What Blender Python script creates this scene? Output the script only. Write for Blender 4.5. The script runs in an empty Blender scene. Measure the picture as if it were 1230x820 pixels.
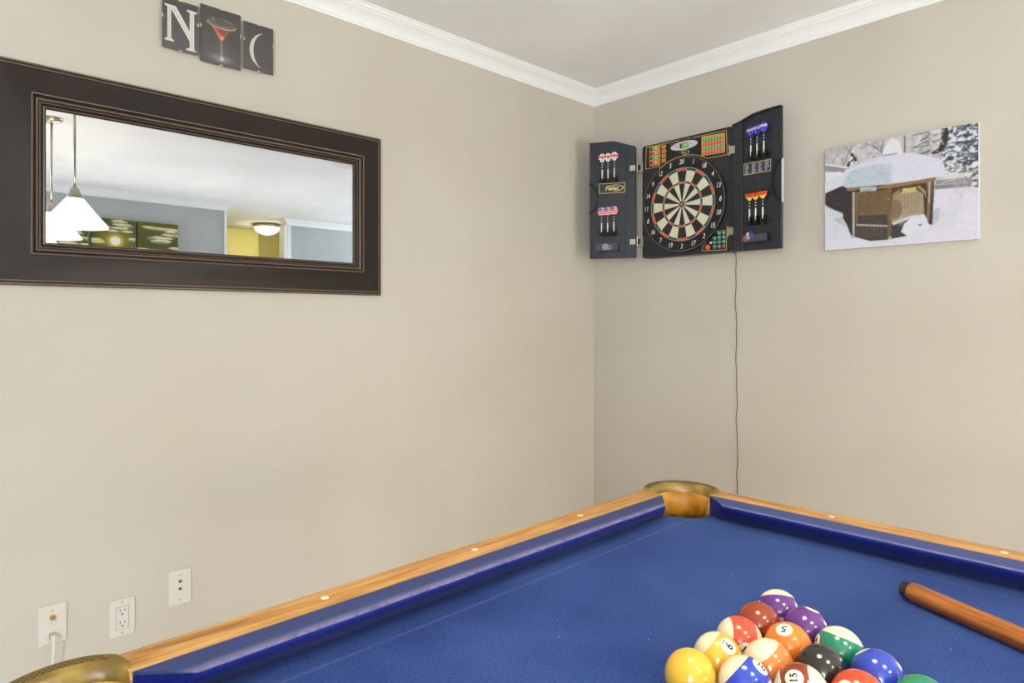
import bpy, bmesh, math, random
import numpy as np
from mathutils import Matrix, Vector

random.seed(7)
rng = np.random.default_rng(11)
SC = bpy.context.scene
COL = SC.collection
PI = math.pi

# ------------------------------------------------------------------ helpers
def lin(c):
    return tuple((v / 12.92) if v <= 0.04045 else ((v + 0.055) / 1.055) ** 2.4 for v in c)

def rgb(r, g, b):
    return lin((r / 255, g / 255, b / 255))

def mat(name, col, rough=0.5, metal=0.0, spec=0.5, emit=None, estr=0.0, coat=0.0, sheen=0.0):
    m = bpy.data.materials.new(name); m.use_nodes = True
    p = m.node_tree.nodes['Principled BSDF']
    p.inputs['Base Color'].default_value = (*col, 1)
    p.inputs['Roughness'].default_value = rough
    p.inputs['Metallic'].default_value = metal
    p.inputs['Specular IOR Level'].default_value = spec
    p.inputs['Coat Weight'].default_value = coat
    p.inputs['Sheen Weight'].default_value = sheen
    if emit:
        p.inputs['Emission Color'].default_value = (*emit, 1)
        p.inputs['Emission Strength'].default_value = estr
    return m

def nd(m, t, **kw):
    n = m.node_tree.nodes.new(t)
    for k, v in kw.items(): setattr(n, k, v)
    return n

def lk(m, a, b): m.node_tree.links.new(a, b)

def pbsdf(m): return m.node_tree.nodes['Principled BSDF']

def noise_col(m, c1, c2, scale=4.0, detail=3.0, stretch=(1, 1, 1), lo=0.35, hi=0.65, bump=0.0, bscale=None, bdist=0.001):
    """base colour wandering between two tones plus a fine bump, in object space"""
    tc = nd(m, 'ShaderNodeTexCoord'); mp = nd(m, 'ShaderNodeMapping')
    mp.inputs['Scale'].default_value = stretch
    lk(m, tc.outputs['Object'], mp.inputs['Vector'])
    n = nd(m, 'ShaderNodeTexNoise'); n.inputs['Scale'].default_value = scale; n.inputs['Detail'].default_value = detail
    lk(m, mp.outputs[0], n.inputs['Vector'])
    r = nd(m, 'ShaderNodeValToRGB')
    r.color_ramp.elements[0].position = lo; r.color_ramp.elements[0].color = (*c1, 1)
    r.color_ramp.elements[1].position = hi; r.color_ramp.elements[1].color = (*c2, 1)
    lk(m, n.outputs['Fac'], r.inputs[0]); lk(m, r.outputs[0], pbsdf(m).inputs['Base Color'])
    if bump:
        n2 = nd(m, 'ShaderNodeTexNoise'); n2.inputs['Scale'].default_value = bscale or scale * 20; n2.inputs['Detail'].default_value = 2
        lk(m, tc.outputs['Object'], n2.inputs['Vector'])
        b = nd(m, 'ShaderNodeBump'); b.inputs['Strength'].default_value = bump; b.inputs['Distance'].default_value = bdist
        lk(m, n2.outputs['Fac'], b.inputs['Height']); lk(m, b.outputs[0], pbsdf(m).inputs['Normal'])
    return r

def NB(): return bmesh.new()

def quad(bm, pts, mi=0):
    f = bm.faces.new([bm.verts.new(p) for p in pts]); f.material_index = mi; return f

def box(bm, x0, x1, y0, y1, z0, z1, mi=0):
    v = [bm.verts.new((x, y, z)) for x in (x0, x1) for y in (y0, y1) for z in (z0, z1)]
    for a in ((0, 1, 3, 2), (4, 6, 7, 5), (0, 4, 5, 1), (2, 3, 7, 6), (0, 2, 6, 4), (1, 5, 7, 3)):
        f = bm.faces.new([v[i] for i in a]); f.material_index = mi
    return v

def prism(bm, pts, fn, d0, d1, mi=0, side_mi=None):
    """extrude the outline pts (2-D) between depths d0 and d1; fn(u, v, d) -> xyz"""
    a = [bm.verts.new(fn(u, v, d0)) for u, v in pts]; b = [bm.verts.new(fn(u, v, d1)) for u, v in pts]
    n = len(pts)
    f = bm.faces.new(a[::-1]); f.material_index = mi
    f = bm.faces.new(b); f.material_index = mi
    for i in range(n):
        f = bm.faces.new((a[i], a[(i + 1) % n], b[(i + 1) % n], b[i])); f.material_index = mi if side_mi is None else side_mi

XZ = lambda u, v, d: (u, d, v)          # outline in a wall-parallel plane
XY = lambda u, v, d: (u, v, d)
YZ = lambda u, v, d: (d, u, v)

def lathe(bm, prof, c=(0, 0, 0), seg=32, axis='z', mi=0, a0=0.0, a1=2 * PI, cap=True):
    full = abs(a1 - a0 - 2 * PI) < 1e-6
    n = seg if full else seg + 1
    rings = []
    for r, h in prof:
        ring = []
        for i in range(n):
            t = a0 + (a1 - a0) * i / seg
            x, y = r * math.cos(t), r * math.sin(t)
            p = {'z': (x, y, h), 'y': (x, h, y), 'x': (h, x, y)}[axis]
            ring.append(bm.verts.new((c[0] + p[0], c[1] + p[1], c[2] + p[2])))
        rings.append(ring)
    for k in range(len(rings) - 1):
        for i in range(n if full else n - 1):
            j = (i + 1) % n
            f = bm.faces.new((rings[k][i], rings[k][j], rings[k + 1][j], rings[k + 1][i])); f.material_index = mi
    if cap and full:
        for ring in (rings[0], rings[-1]):
            try:
                f = bm.faces.new(ring); f.material_index = mi
            except ValueError: pass

def tube(bm, pts, r, seg=8, mi=0):
    pts = [Vector(p) for p in pts]
    rings = []
    for i, p in enumerate(pts):
        d = (pts[min(i + 1, len(pts) - 1)] - pts[max(i - 1, 0)]).normalized()
        u = d.cross(Vector((0.31, 0.62, 0.72))).normalized(); v = d.cross(u)
        rr = r[i] if isinstance(r, (list, tuple)) else r
        rings.append([bm.verts.new(p + rr * (math.cos(2 * PI * k / seg) * u + math.sin(2 * PI * k / seg) * v)) for k in range(seg)])
    for a, b in zip(rings, rings[1:]):
        for k in range(seg):
            f = bm.faces.new((a[k], a[(k + 1) % seg], b[(k + 1) % seg], b[k])); f.material_index = mi
    for ring in (rings[0], rings[-1]):
        f = bm.faces.new(ring); f.material_index = mi

def obj(name, bm, mats, parent=None, M=None, smooth=False, bevel=0.0, bseg=2, autosm=None, fixn=True):
    if fixn: bmesh.ops.recalc_face_normals(bm, faces=bm.faces[:])
    me = bpy.data.meshes.new(name); bm.to_mesh(me); bm.free()
    for m in (mats if isinstance(mats, (list, tuple)) else [mats]): me.materials.append(m)
    if smooth: me.polygons.foreach_set('use_smooth', [True] * len(me.polygons))
    o = bpy.data.objects.new(name, me); COL.objects.link(o)
    if parent is not None: o.parent = parent
    if M is not None: o.matrix_basis = M
    if bevel:
        b = o.modifiers.new('bevel', 'BEVEL'); b.width = bevel; b.segments = bseg; b.limit_method = 'ANGLE'; b.angle_limit = 0.6
        if not smooth:
            me.polygons.foreach_set('use_smooth', [True] * len(me.polygons))
            autosm = autosm or 0.6
    if autosm:
        bpy_set_sharp(me, autosm)
    return o

def bpy_set_sharp(me, ang):
    bm = bmesh.new(); bm.from_mesh(me)
    for e in bm.edges:
        if len(e.link_faces) != 2 or e.calc_face_angle(0) > ang: e.smooth = False
    for f in bm.faces: f.smooth = True
    bm.to_mesh(me); bm.free()

def empty(name, label, cat, loc=(0, 0, 0), rz=0.0, group=None):
    o = bpy.data.objects.new(name, None); COL.objects.link(o)
    o.location = loc; o.rotation_euler = (0, 0, rz); o.empty_display_size = 0.05
    return tag(o, label, cat, group)

def tag(o, label, cat, group=None):
    o['label'] = label; o['category'] = cat
    if group: o['group'] = group
    return o

def struct(name, bm, m, **kw):
    o = obj(name, bm, m, **kw); o['kind'] = 'structure'; return o

def text_polys(s, size, shear=0.0, align='CENTER', bold=0.0, res=3):
    cu = bpy.data.curves.new('lettering', 'FONT'); cu.body = s; cu.size = size; cu.shear = shear
    cu.align_x = align; cu.align_y = 'CENTER'; cu.resolution_u = res; cu.offset = bold
    o = bpy.data.objects.new('lettering', cu); COL.objects.link(o)
    bpy.context.view_layer.update()
    me = bpy.data.meshes.new_from_object(o)
    vs = [tuple(v.co) for v in me.vertices]; fs = [tuple(p.vertices) for p in me.polygons]
    bpy.data.objects.remove(o); bpy.data.curves.remove(cu); bpy.data.meshes.remove(me)
    return vs, fs

def add_text(bm, s, size, fn, mi=0, **kw):
    vs, fs = text_polys(s, size, **kw)
    vv = [bm.verts.new(fn(x, y)) for x, y, _ in vs]
    for f in fs:
        try:
            g = bm.faces.new([vv[i] for i in f]); g.material_index = mi
        except ValueError: pass

# ---- printed pictures: paint an array with numpy, carry it as a colour attribute of a fine grid
def vnoise(u, v, s, seed, octaves=3):
    out = np.zeros_like(u); amp = 1.0; tot = 0
    for o in range(octaves):
        g = np.random.default_rng(seed + o).random((64, 64))
        x = u * s * 2 ** o; y = v * s * 2 ** o
        xi = np.floor(x).astype(int); yi = np.floor(y).astype(int)
        fx = x - xi; fy = y - yi; fx = fx * fx * (3 - 2 * fx); fy = fy * fy * (3 - 2 * fy)
        G = lambda a, b: g[a % 64, b % 64]
        out += amp * ((G(xi, yi) * (1 - fx) + G(xi + 1, yi) * fx) * (1 - fy) + (G(xi, yi + 1) * (1 - fx) + G(xi + 1, yi + 1) * fx) * fy)
        tot += amp; amp *= 0.5
    return out / tot

class Paint:
    def __init__(s, nx, ny, asp, col):
        s.u, s.v = np.meshgrid(np.linspace(0, 1, nx), np.linspace(0, 1, ny)); s.asp = asp
        s.a = np.tile(np.array(col, float) / 255, (ny, nx, 1)); s.nx, s.ny = nx, ny
    def put(s, m, col, alpha=1.0):
        m = (m * alpha)[..., None]
        col = np.array(col, float) / 255 if not isinstance(col, np.ndarray) else col
        s.a = s.a * (1 - m) + col * m
    def mask(s, pts):
        acc = np.zeros(s.u.shape)
        for du, dv in ((-.25, -.25), (.25, -.25), (-.25, .25), (.25, .25)):
            u = s.u + du / s.nx; v = s.v + dv / s.ny; ins = np.zeros(u.shape, bool)
            for i in range(len(pts)):
                (x0, y0), (x1, y1) = pts[i - 1], pts[i]
                if y0 == y1: continue
                c = (v > min(y0, y1)) & (v <= max(y0, y1))
                ins ^= c & (u < x0 + (v - y0) * (x1 - x0) / (y1 - y0))
            acc += ins
        return acc / 4
    def poly(s, pts, col, alpha=1.0): s.put(s.mask(pts), col, alpha)
    def line(s, p, q, w, col, alpha=1.0):
        p = np.array(p) * (s.asp, 1); q = np.array(q) * (s.asp, 1)
        x = s.u * s.asp - p[0]; y = s.v - p[1]; d = q - p; L = max(d @ d, 1e-9)
        t = np.clip((x * d[0] + y * d[1]) / L, 0, 1)
        r = np.hypot(x - t * d[0], y - t * d[1])
        s.put(np.clip((w / 2 - r) * s.ny + .5, 0, 1), col, alpha)
    def ell(s, c, rx, ry, col, alpha=1.0, soft=0.0):
        r = np.hypot((s.u - c[0]) * s.asp / rx, (s.v - c[1]) / ry)
        m = np.clip((1 - r) / max(soft, 1e-3), 0, 1) if soft else np.clip((1 - r) * min(rx, ry) * s.ny + .5, 0, 1)
        s.put(m, col, alpha)

def print_mat(name, rough=0.5, spec=0.3):
    m = mat(name, (1, 1, 1), rough, spec=spec)
    a = nd(m, 'ShaderNodeVertexColor'); a.layer_name = 'print'
    lk(m, a.outputs['Color'], pbsdf(m).inputs['Base Color'])
    return m

def print_sheet(name, P, w, h, m, parent, fn):
    """grid w x h metres whose vertices carry the painted colours; fn(x, z) -> xyz local"""
    ny, nx = P.ny, P.nx
    co = [fn(w * i / (nx - 1), h * j / (ny - 1)) for j in range(ny) for i in range(nx)]
    fa = [(j * nx + i, j * nx + i + 1, (j + 1) * nx + i + 1, (j + 1) * nx + i) for j in range(ny - 1) for i in range(nx - 1)]
    me = bpy.data.meshes.new(name); me.from_pydata(co, [], fa)
    ca = me.color_attributes.new('print', 'FLOAT_COLOR', 'POINT')
    a = np.clip(P.a, 0, 1); a = np.where(a <= 0.04045, a / 12.92, ((a + 0.055) / 1.055) ** 2.4)
    ca.data.foreach_set('color', np.concatenate([a, np.ones((ny, nx, 1))], -1).astype(np.float32).ravel())
    me.materials.append(m)
    o = bpy.data.objects.new(name, me); COL.objects.link(o); o.parent = parent
    return o

# ------------------------------------------------------------------ materials
M_wall = mat('beige_wall_paint', rgb(196, 188, 176), 0.75, spec=0.25)
noise_col(M_wall, rgb(193, 185, 172), rgb(199, 192, 181), scale=1.3, detail=4, bump=0.12, bscale=160, bdist=0.002)
M_grey = mat('grey_wall_paint', rgb(186, 191, 190), 0.8, spec=0.2)
noise_col(M_grey, rgb(182, 187, 186), rgb(190, 195, 194), scale=1.5, bump=0.1, bscale=150, bdist=0.002)
M_yellow = mat('yellow_wall_paint', rgb(222, 213, 140), 0.8, spec=0.2)
M_ceil = mat('white_ceiling_paint', rgb(226, 224, 222), 0.9, spec=0.1)
noise_col(M_ceil, rgb(236, 235, 234), rgb(243, 243, 243), scale=2.2, detail=5, bump=0.25, bscale=22, bdist=0.004)
M_trim = mat('white_gloss_trim_paint', rgb(240, 240, 240), 0.45)
M_carpet = mat('beige_carpet', rgb(216, 213, 208), 0.95, spec=0.1)
noise_col(M_carpet, rgb(208, 205, 200), rgb(222, 219, 214), scale=30, bump=0.6, bscale=400, bdist=0.004)

M_oak = mat('honey_oak', rgb(205, 150, 78), 0.38, spec=0.45)
def oak_nodes(m, c1, c2, c3):
    tc = nd(m, 'ShaderNodeTexCoord'); mp = nd(m, 'ShaderNodeMapping'); mp.inputs['Scale'].default_value = (1.6, 26, 26)
    lk(m, tc.outputs['Object'], mp.inputs['Vector'])
    n = nd(m, 'ShaderNodeTexNoise'); n.inputs['Scale'].default_value = 3.2; n.inputs['Detail'].default_value = 6; n.inputs['Distortion'].default_value = 0.9
    lk(m, mp.outputs[0], n.inputs['Vector'])
    r = nd(m, 'ShaderNodeValToRGB'); e = r.color_ramp.elements
    e[0].position = 0.36; e[0].color = (*c1, 1); e[1].position = 0.66; e[1].color = (*c3, 1)
    k = e.new(0.5); k.color = (*c2, 1)
    lk(m, n.outputs['Fac'], r.inputs[0])
    mp2 = nd(m, 'ShaderNodeMapping'); mp2.inputs['Scale'].default_value = (9, 420, 420)
    lk(m, tc.outputs['Object'], mp2.inputs['Vector'])
    n2 = nd(m, 'ShaderNodeTexNoise'); n2.inputs['Scale'].default_value = 1.0; n2.inputs['Detail'].default_value = 3
    lk(m, mp2.outputs[0], n2.inputs['Vector'])
    r2 = nd(m, 'ShaderNodeValToRGB'); r2.color_ramp.elements[0].position = 0.32; r2.color_ramp.elements[0].color = (.5, .42, .34, 1)
    r2.color_ramp.elements[1].position = 0.46; r2.color_ramp.elements[1].color = (1, 1, 1, 1)
    lk(m, n2.outputs['Fac'], r2.inputs[0])
    mx = nd(m, 'ShaderNodeMix', data_type='RGBA', blend_type='MULTIPLY'); mx.inputs[0].default_value = 0.8
    lk(m, r.outputs[0], mx.inputs[6]); lk(m, r2.outputs[0], mx.inputs[7]); lk(m, mx.outputs[2], pbsdf(m).inputs['Base Color'])
oak_nodes(M_oak, rgb(158, 106, 46), rgb(192, 142, 76), rgb(208, 167, 102))

def felt(name, c1, c2, spots=True, fuzz=0.6):
    m = mat(name, c1, 0.9, spec=0.15, sheen=0.0)
    p = pbsdf(m); p.inputs['Sheen Weight'].default_value = 0.08; p.inputs['Sheen Roughness'].default_value = 0.5
    p.inputs['Sheen Tint'].default_value = (0.45, 0.55, 0.9, 1)
    tc = nd(m, 'ShaderNodeTexCoord')
    n = nd(m, 'ShaderNodeTexNoise'); n.inputs['Scale'].default_value = 3.0; n.inputs['Detail'].default_value = 5
    lk(m, tc.outputs['Object'], n.inputs['Vector'])
    r = nd(m, 'ShaderNodeValToRGB'); r.color_ramp.elements[0].position = 0.36; r.color_ramp.elements[0].color = (*c1, 1)
    r.color_ramp.elements[1].position = 0.66; r.color_ramp.elements[1].color = (*c2, 1)
    lk(m, n.outputs['Fac'], r.inputs[0])
    f = nd(m, 'ShaderNodeTexNoise'); f.inputs['Scale'].default_value = 300; f.inputs['Detail'].default_value = 2
    lk(m, tc.outputs['Object'], f.inputs['Vector'])
    r2 = nd(m, 'ShaderNodeValToRGB'); r2.color_ramp.elements[0].position = 0.3; r2.color_ramp.elements[0].color = (.58, .6, .66, 1)
    r2.color_ramp.elements[1].position = 0.7; r2.color_ramp.elements[1].color = (1.38, 1.34, 1.24, 1)
    lk(m, f.outputs['Fac'], r2.inputs[0])
    mx = nd(m, 'ShaderNodeMix', data_type='RGBA', blend_type='MULTIPLY'); mx.inputs[0].default_value = 0.8
    lk(m, r.outputs[0], mx.inputs[6]); lk(m, r2.outputs[0], mx.inputs[7])
    out = mx.outputs[2]
    if spots:   # lint and chalk crumbs
        v = nd(m, 'ShaderNodeTexVoronoi'); v.inputs['Scale'].default_value = 34
        lk(m, tc.outputs['Object'], v.inputs['Vector'])
        r3 = nd(m, 'ShaderNodeValToRGB'); r3.color_ramp.elements[0].position = 0.030; r3.color_ramp.elements[0].color = (1, 1, 1, 1)
        r3.color_ramp.elements[1].position = 0.045; r3.color_ramp.elements[1].color = (0, 0, 0, 1)
        lk(m, v.outputs['Distance'], r3.inputs[0])
        sp = nd(m, 'ShaderNodeSeparateColor'); lk(m, v.outputs['Color'], sp.inputs[0])
        th = nd(m, 'ShaderNodeMath', operation='GREATER_THAN'); th.inputs[1].default_value = 0.66
        lk(m, sp.outputs[0], th.inputs[0])
        mu = nd(m, 'ShaderNodeMath', operation='MULTIPLY'); lk(m, r3.outputs[0], mu.inputs[0]); lk(m, th.outputs[0], mu.inputs[1])
        m2 = nd(m, 'ShaderNodeMix', data_type='RGBA'); m2.inputs[7].default_value = (*rgb(150, 152, 170), 1)
        lk(m, mu.outputs[0], m2.inputs[0]); lk(m, out, m2.inputs[6]); out = m2.outputs[2]
    lk(m, out, p.inputs['Base Color'])
    b = nd(m, 'ShaderNodeBump'); b.inputs['Strength'].default_value = fuzz; b.inputs['Distance'].default_value = 0.0008
    lk(m, f.outputs['Fac'], b.inputs['Height']); lk(m, b.outputs[0], p.inputs['Normal'])
    return m
M_felt = felt('blue_table_cloth', rgb(32, 56, 118), rgb(50, 77, 142))
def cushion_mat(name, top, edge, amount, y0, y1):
    """overhead light painted in: dark navy face, paler dusty top; nose edge rubbed pale"""
    m = felt(name, rgb(12, 26, 100), rgb(20, 36, 116), spots=False)  # darker than the bed cloth: shade on the face put into its colour
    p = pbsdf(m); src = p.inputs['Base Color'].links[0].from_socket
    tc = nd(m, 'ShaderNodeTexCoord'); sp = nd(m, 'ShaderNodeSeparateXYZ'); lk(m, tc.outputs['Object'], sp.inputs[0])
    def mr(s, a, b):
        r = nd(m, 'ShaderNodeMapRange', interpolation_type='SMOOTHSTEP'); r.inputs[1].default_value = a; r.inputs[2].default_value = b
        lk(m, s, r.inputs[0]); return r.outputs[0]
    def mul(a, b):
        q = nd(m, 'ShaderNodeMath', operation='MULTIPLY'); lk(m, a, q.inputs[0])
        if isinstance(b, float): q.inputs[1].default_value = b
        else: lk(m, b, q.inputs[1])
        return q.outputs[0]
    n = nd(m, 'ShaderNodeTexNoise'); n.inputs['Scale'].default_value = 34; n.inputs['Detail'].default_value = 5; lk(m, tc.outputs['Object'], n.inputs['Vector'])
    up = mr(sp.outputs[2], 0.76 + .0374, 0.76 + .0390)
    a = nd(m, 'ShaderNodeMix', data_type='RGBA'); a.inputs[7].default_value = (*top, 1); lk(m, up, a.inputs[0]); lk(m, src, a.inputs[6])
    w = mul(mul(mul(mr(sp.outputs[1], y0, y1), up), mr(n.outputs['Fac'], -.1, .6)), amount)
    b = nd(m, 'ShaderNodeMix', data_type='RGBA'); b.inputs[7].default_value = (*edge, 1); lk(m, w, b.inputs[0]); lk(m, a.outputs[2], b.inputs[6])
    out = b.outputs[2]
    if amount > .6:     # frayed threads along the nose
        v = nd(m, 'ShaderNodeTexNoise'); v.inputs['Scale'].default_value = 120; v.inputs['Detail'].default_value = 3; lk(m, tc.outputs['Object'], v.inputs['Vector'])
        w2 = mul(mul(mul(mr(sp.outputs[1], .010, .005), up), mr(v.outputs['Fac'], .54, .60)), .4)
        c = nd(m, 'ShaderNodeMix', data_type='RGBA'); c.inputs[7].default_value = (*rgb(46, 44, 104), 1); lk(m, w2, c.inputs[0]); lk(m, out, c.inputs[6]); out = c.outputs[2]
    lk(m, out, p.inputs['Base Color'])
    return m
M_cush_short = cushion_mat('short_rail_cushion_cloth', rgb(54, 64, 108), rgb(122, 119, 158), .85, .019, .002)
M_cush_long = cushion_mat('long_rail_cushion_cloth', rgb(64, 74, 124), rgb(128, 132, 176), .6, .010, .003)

M_gold = mat('gold_brown_leather', rgb(160, 128, 48), 0.33, spec=0.6)
noise_col(M_gold, rgb(112, 90, 34), rgb(168, 142, 66), scale=22, detail=5, bump=0.3, bscale=90, bdist=0.002)
M_liner = mat('amber_leather', rgb(196, 134, 38), 0.4, spec=0.5)
noise_col(M_liner, rgb(160, 104, 24), rgb(204, 154, 60), scale=16, detail=5, bump=0.25, bscale=70, bdist=0.002)
M_weave = mat('dark_basketweave_leather', rgb(104, 84, 40), 0.5)
def weave_nodes(m):
    tc = nd(m, 'ShaderNodeTexCoord'); ch = nd(m, 'ShaderNodeTexChecker'); ch.inputs['Scale'].default_value = 330
    ch.inputs['Color1'].default_value = (*rgb(128, 102, 48), 1); ch.inputs['Color2'].default_value = (*rgb(62, 46, 20), 1)
    lk(m, tc.outputs['Object'], ch.inputs['Vector']); lk(m, ch.outputs[0], pbsdf(m).inputs['Base Color'])
    b = nd(m, 'ShaderNodeBump'); b.inputs['Strength'].default_value = 0.8; b.inputs['Distance'].default_value = 0.001
    lk(m, ch.outputs['Fac'], b.inputs['Height']); lk(m, b.outputs[0], pbsdf(m).inputs['Normal'])
weave_nodes(M_weave)
M_pearl = mat('ivory_sight', rgb(228, 222, 200), 0.25)
M_bag = mat('tan_pocket_bag', rgb(170, 128, 70), 0.7)

M_frame = mat('espresso_frame', rgb(42, 34, 32), 0.4, spec=0.4)
noise_col(M_frame, rgb(31, 21, 18), rgb(37, 26, 22), scale=9, bump=0.03, bscale=200)
M_ridge = mat('frame_ridge_highlight', rgb(112, 92, 76), 0.3, spec=0.5)  # highlight lines on the moulding ridges, painted as a paler tone
M_mirror = mat('mirror_silver', (0.56, 0.585, 0.62), 0.0, metal=1.0)
M_black = mat('black_plastic', rgb(34, 34, 38), 0.4)
noise_col(M_black, rgb(30, 30, 34), rgb(40, 40, 45), scale=40, bump=0.1, bscale=700, bdist=0.0006)
M_blackhi = mat('deep_black_plastic', rgb(17, 17, 20), 0.3)
M_door = mat('charcoal_vinyl_panel', rgb(44, 45, 52), 0.38, spec=0.55)
noise_col(M_door, rgb(27, 29, 37), rgb(40, 43, 53), scale=60, detail=4, stretch=(0.3, 1, 1), bump=0.35, bscale=520, bdist=0.0008)
M_goldline = mat('gold_print', rgb(205, 188, 120), 0.45)
M_nickel = mat('nickel', rgb(190, 184, 168), 0.3, metal=1.0)
M_brass = mat('brass', rgb(205, 170, 90), 0.28, metal=1.0)
M_silver = mat('silver_plastic', rgb(196, 198, 206), 0.35)
M_cream = mat('cream_segment', rgb(214, 208, 182), 0.5)
M_seg = mat('black_segment', rgb(30, 30, 36), 0.5)
M_red = mat('red_segment', rgb(218, 84, 48), 0.5)
M_green = mat('green_segment', rgb(26, 82, 74), 0.5)
M_wire = mat('white_wire', rgb(206, 204, 200), 0.4)
M_amber = mat('amber_display_panel', rgb(206, 150, 70), 0.4)
M_dgreen = mat('green_display', rgb(60, 150, 84), 0.4)
M_dred = mat('red_display', rgb(205, 62, 48), 0.4)
M_lcd = mat('lit_green_lcd', rgb(40, 90, 50), 0.3, emit=rgb(90, 210, 70), estr=0.35)
M_ddark = mat('dark_display', rgb(22, 38, 44), 0.3)
M_white = mat('white_print', rgb(232, 232, 232), 0.5)
M_teal = mat('teal_key', rgb(84, 196, 182), 0.4)
M_plate = mat('white_wall_plate', rgb(214, 207, 200), 0.35)
M_hole = mat('dark_slot', rgb(40, 36, 32), 0.6)
M_grey_m = mat('grey_plastic', rgb(120, 122, 128), 0.4)
M_blue = mat('blue_print', rgb(50, 60, 170), 0.45)
M_yel = mat('yellow_print', rgb(230, 196, 50), 0.45)
M_clear = mat('clear_plastic_tray', rgb(120, 120, 126), 0.12)
pbsdf(M_clear).inputs['Alpha'].default_value = 0.22
M_canvas = mat('canvas_edge', rgb(205, 204, 210), 0.8)
M_glass = bpy.data.materials.new('window_glass'); M_glass.use_nodes = True
def glass_nodes(m):
    t = m.node_tree; t.nodes.clear()
    o = nd(m, 'ShaderNodeOutputMaterial'); mx = nd(m, 'ShaderNodeMixShader'); mx.inputs[0].default_value = 0.06
    a = nd(m, 'ShaderNodeBsdfTransparent'); b = nd(m, 'ShaderNodeBsdfGlossy'); b.inputs['Roughness'].default_value = 0.0
    lk(m, a.outputs[0], mx.inputs[1]); lk(m, b.outputs[0], mx.inputs[2]); lk(m, mx.outputs[0], o.inputs[0])
glass_nodes(M_glass)
M_picglass = bpy.data.materials.new('picture_glass'); M_picglass.use_nodes = True; glass_nodes(M_picglass)
M_print = print_mat('printed_sheet', 0.55, 0.25)
M_shade = mat('opal_glass_shade', rgb(250, 244, 232), 0.3, emit=rgb(255, 234, 192), estr=9.0)
M_bulb = mat('lit_bulb', (1, 1, 1), 0.5, emit=rgb(255, 232, 192), estr=130)
# ------------------------------------------------------------------ room shell (corner of the two visible walls at the origin)
H = 2.433
XO, XR = 4.91, 5.46          # the two grey walls facing the mirror
YS, YN = -5.7, 3.3           # wall behind the camera / far wall of the room beyond
XE = 2.55                    # where the right wall ends and the room opens up
bm = NB(); box(bm, 0, XE, 0, 0.12, 0, H); struct('wall_right', bm, M_wall)
bm = NB(); box(bm, XE - .12, XE, 0.12, YN, 0, H); struct('wall_alcove', bm, M_wall)
def wall_with_holes(name, m, a0, a1, holes, fn, d0, d1):
    """wall from a0 to a1 with rectangular openings (h0, h1, z0, z1); fn(a, z, d) -> xyz"""
    bm = NB()
    def blk(a, b, z0, z1):
        if b - a < 1e-4 or z1 - z0 < 1e-4: return
        prism(bm, [(a, z0), (b, z0), (b, z1), (a, z1)], fn, d0, d1)
    cur = a0
    for h0, h1, z0, z1 in holes:
        blk(cur, h0, 0, H); blk(h0, h1, 0, z0); blk(h0, h1, z1, H); cur = h1
    blk(cur, a1, 0, H)
    return struct(name, bm, m)
WS = [(3.5, 4.85, 0.05, 2.33)]
WN = [(3.0, 5.0, 0.25, 2.1)]
wall_with_holes('wall_left', M_wall, YS - .12, .12, [], YZ, -.12, 0)
wall_with_holes('wall_back', M_grey, 0, XO + .12, WS, XZ, YS - .12, YS)
wall_with_holes('wall_far', M_grey, XE, XR + .12, WN, XZ, YN, YN + .12)
WE = [(-1.8, -.5, .22, 1.25)]  # opening for the added fill window
wall_with_holes('wall_opposite', M_grey, YS, -.24, WE, YZ, XO, XO + .12)
bm = NB(); box(bm, XR, XR + .12, 0.70, YN, 0, H); struct('wall_partition', bm, M_grey)
# hallway with yellow walls behind the opening
bm = NB(); box(bm, XO + .12, 7.9, -0.36, -0.24, 0, H); box(bm, 6.69, 6.85, -0.24, 0.84, 0, H); box(bm, 6.95, 7.07, 0.84, 2.4, 0, H); box(bm, XR + .12, 7.07, 2.4, 2.52, 0, H)
struct('wall_hall', bm, M_yellow)
bm = NB(); box(bm, -.12, 8, YS - .12, YN + .12, -0.1, 0); struct('floor', bm, M_carpet)
bm = NB(); box(bm, -.12, 8, YS - .12, YN + .12, H, H + .1); struct('ceiling', bm, M_ceil)

# crown moulding: (out from the wall, down from the ceiling)
CROWN = [(0, -.0705), (.007, -.0705), (.009, -.064), (.012, -.0615), (.014, -.057), (.020, -.047), (.030, -.036), (.042, -.027), (.0505, -.022),
         (.0525, -.0195), (.0525, -.0165), (.058, -.0145), (.062, -.010), (.0635, -.0055), (.068, -.0045), (.0705, 0), (0, 0)]
ntrim = [0]
def crown(path, side, name=None):
    """sweep the crown profile along a polyline; side=+1 puts it left of the walking direction"""
    bm = NB(); n = len(path); rings = []
    P = [Vector(p).to_2d() for p in path]
    for i, p in enumerate(P):
        def nrm(a, b):
            d = (b - a).normalized(); return Vector((-d.y, d.x)) * side
        if 0 < i < n - 1:
            n1, n2 = nrm(P[i - 1], p), nrm(p, P[i + 1]); mm = (n1 + n2) / (1 + n1.dot(n2))
        else: mm = nrm(p, P[1]) if i == 0 else nrm(P[i - 1], p)
        rings.append([bm.verts.new((p.x + mm.x * o, p.y + mm.y * o, H + d)) for o, d in CROWN])
    k = len(CROWN)
    for a, b in zip(rings, rings[1:]):
        for j in range(k): bm.faces.new((a[j], a[(j + 1) % k], b[(j + 1) % k], b[j]))
    bm.faces.new(rings[0]); bm.faces.new(rings[-1][::-1])
    ntrim[0] += 1
    return struct('trim_%d' % ntrim[0], bm, M_trim, autosm=0.35)
crown([(0, YS), (0, 0), (XE, 0), (XE, YN)], -1)
crown([(XO, YS), (XO, -0.24), (XO + .12, -0.24)], 1)
crown([(XR + .12, 0.70), (XR, 0.70), (XR, YN)], 1)
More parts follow.
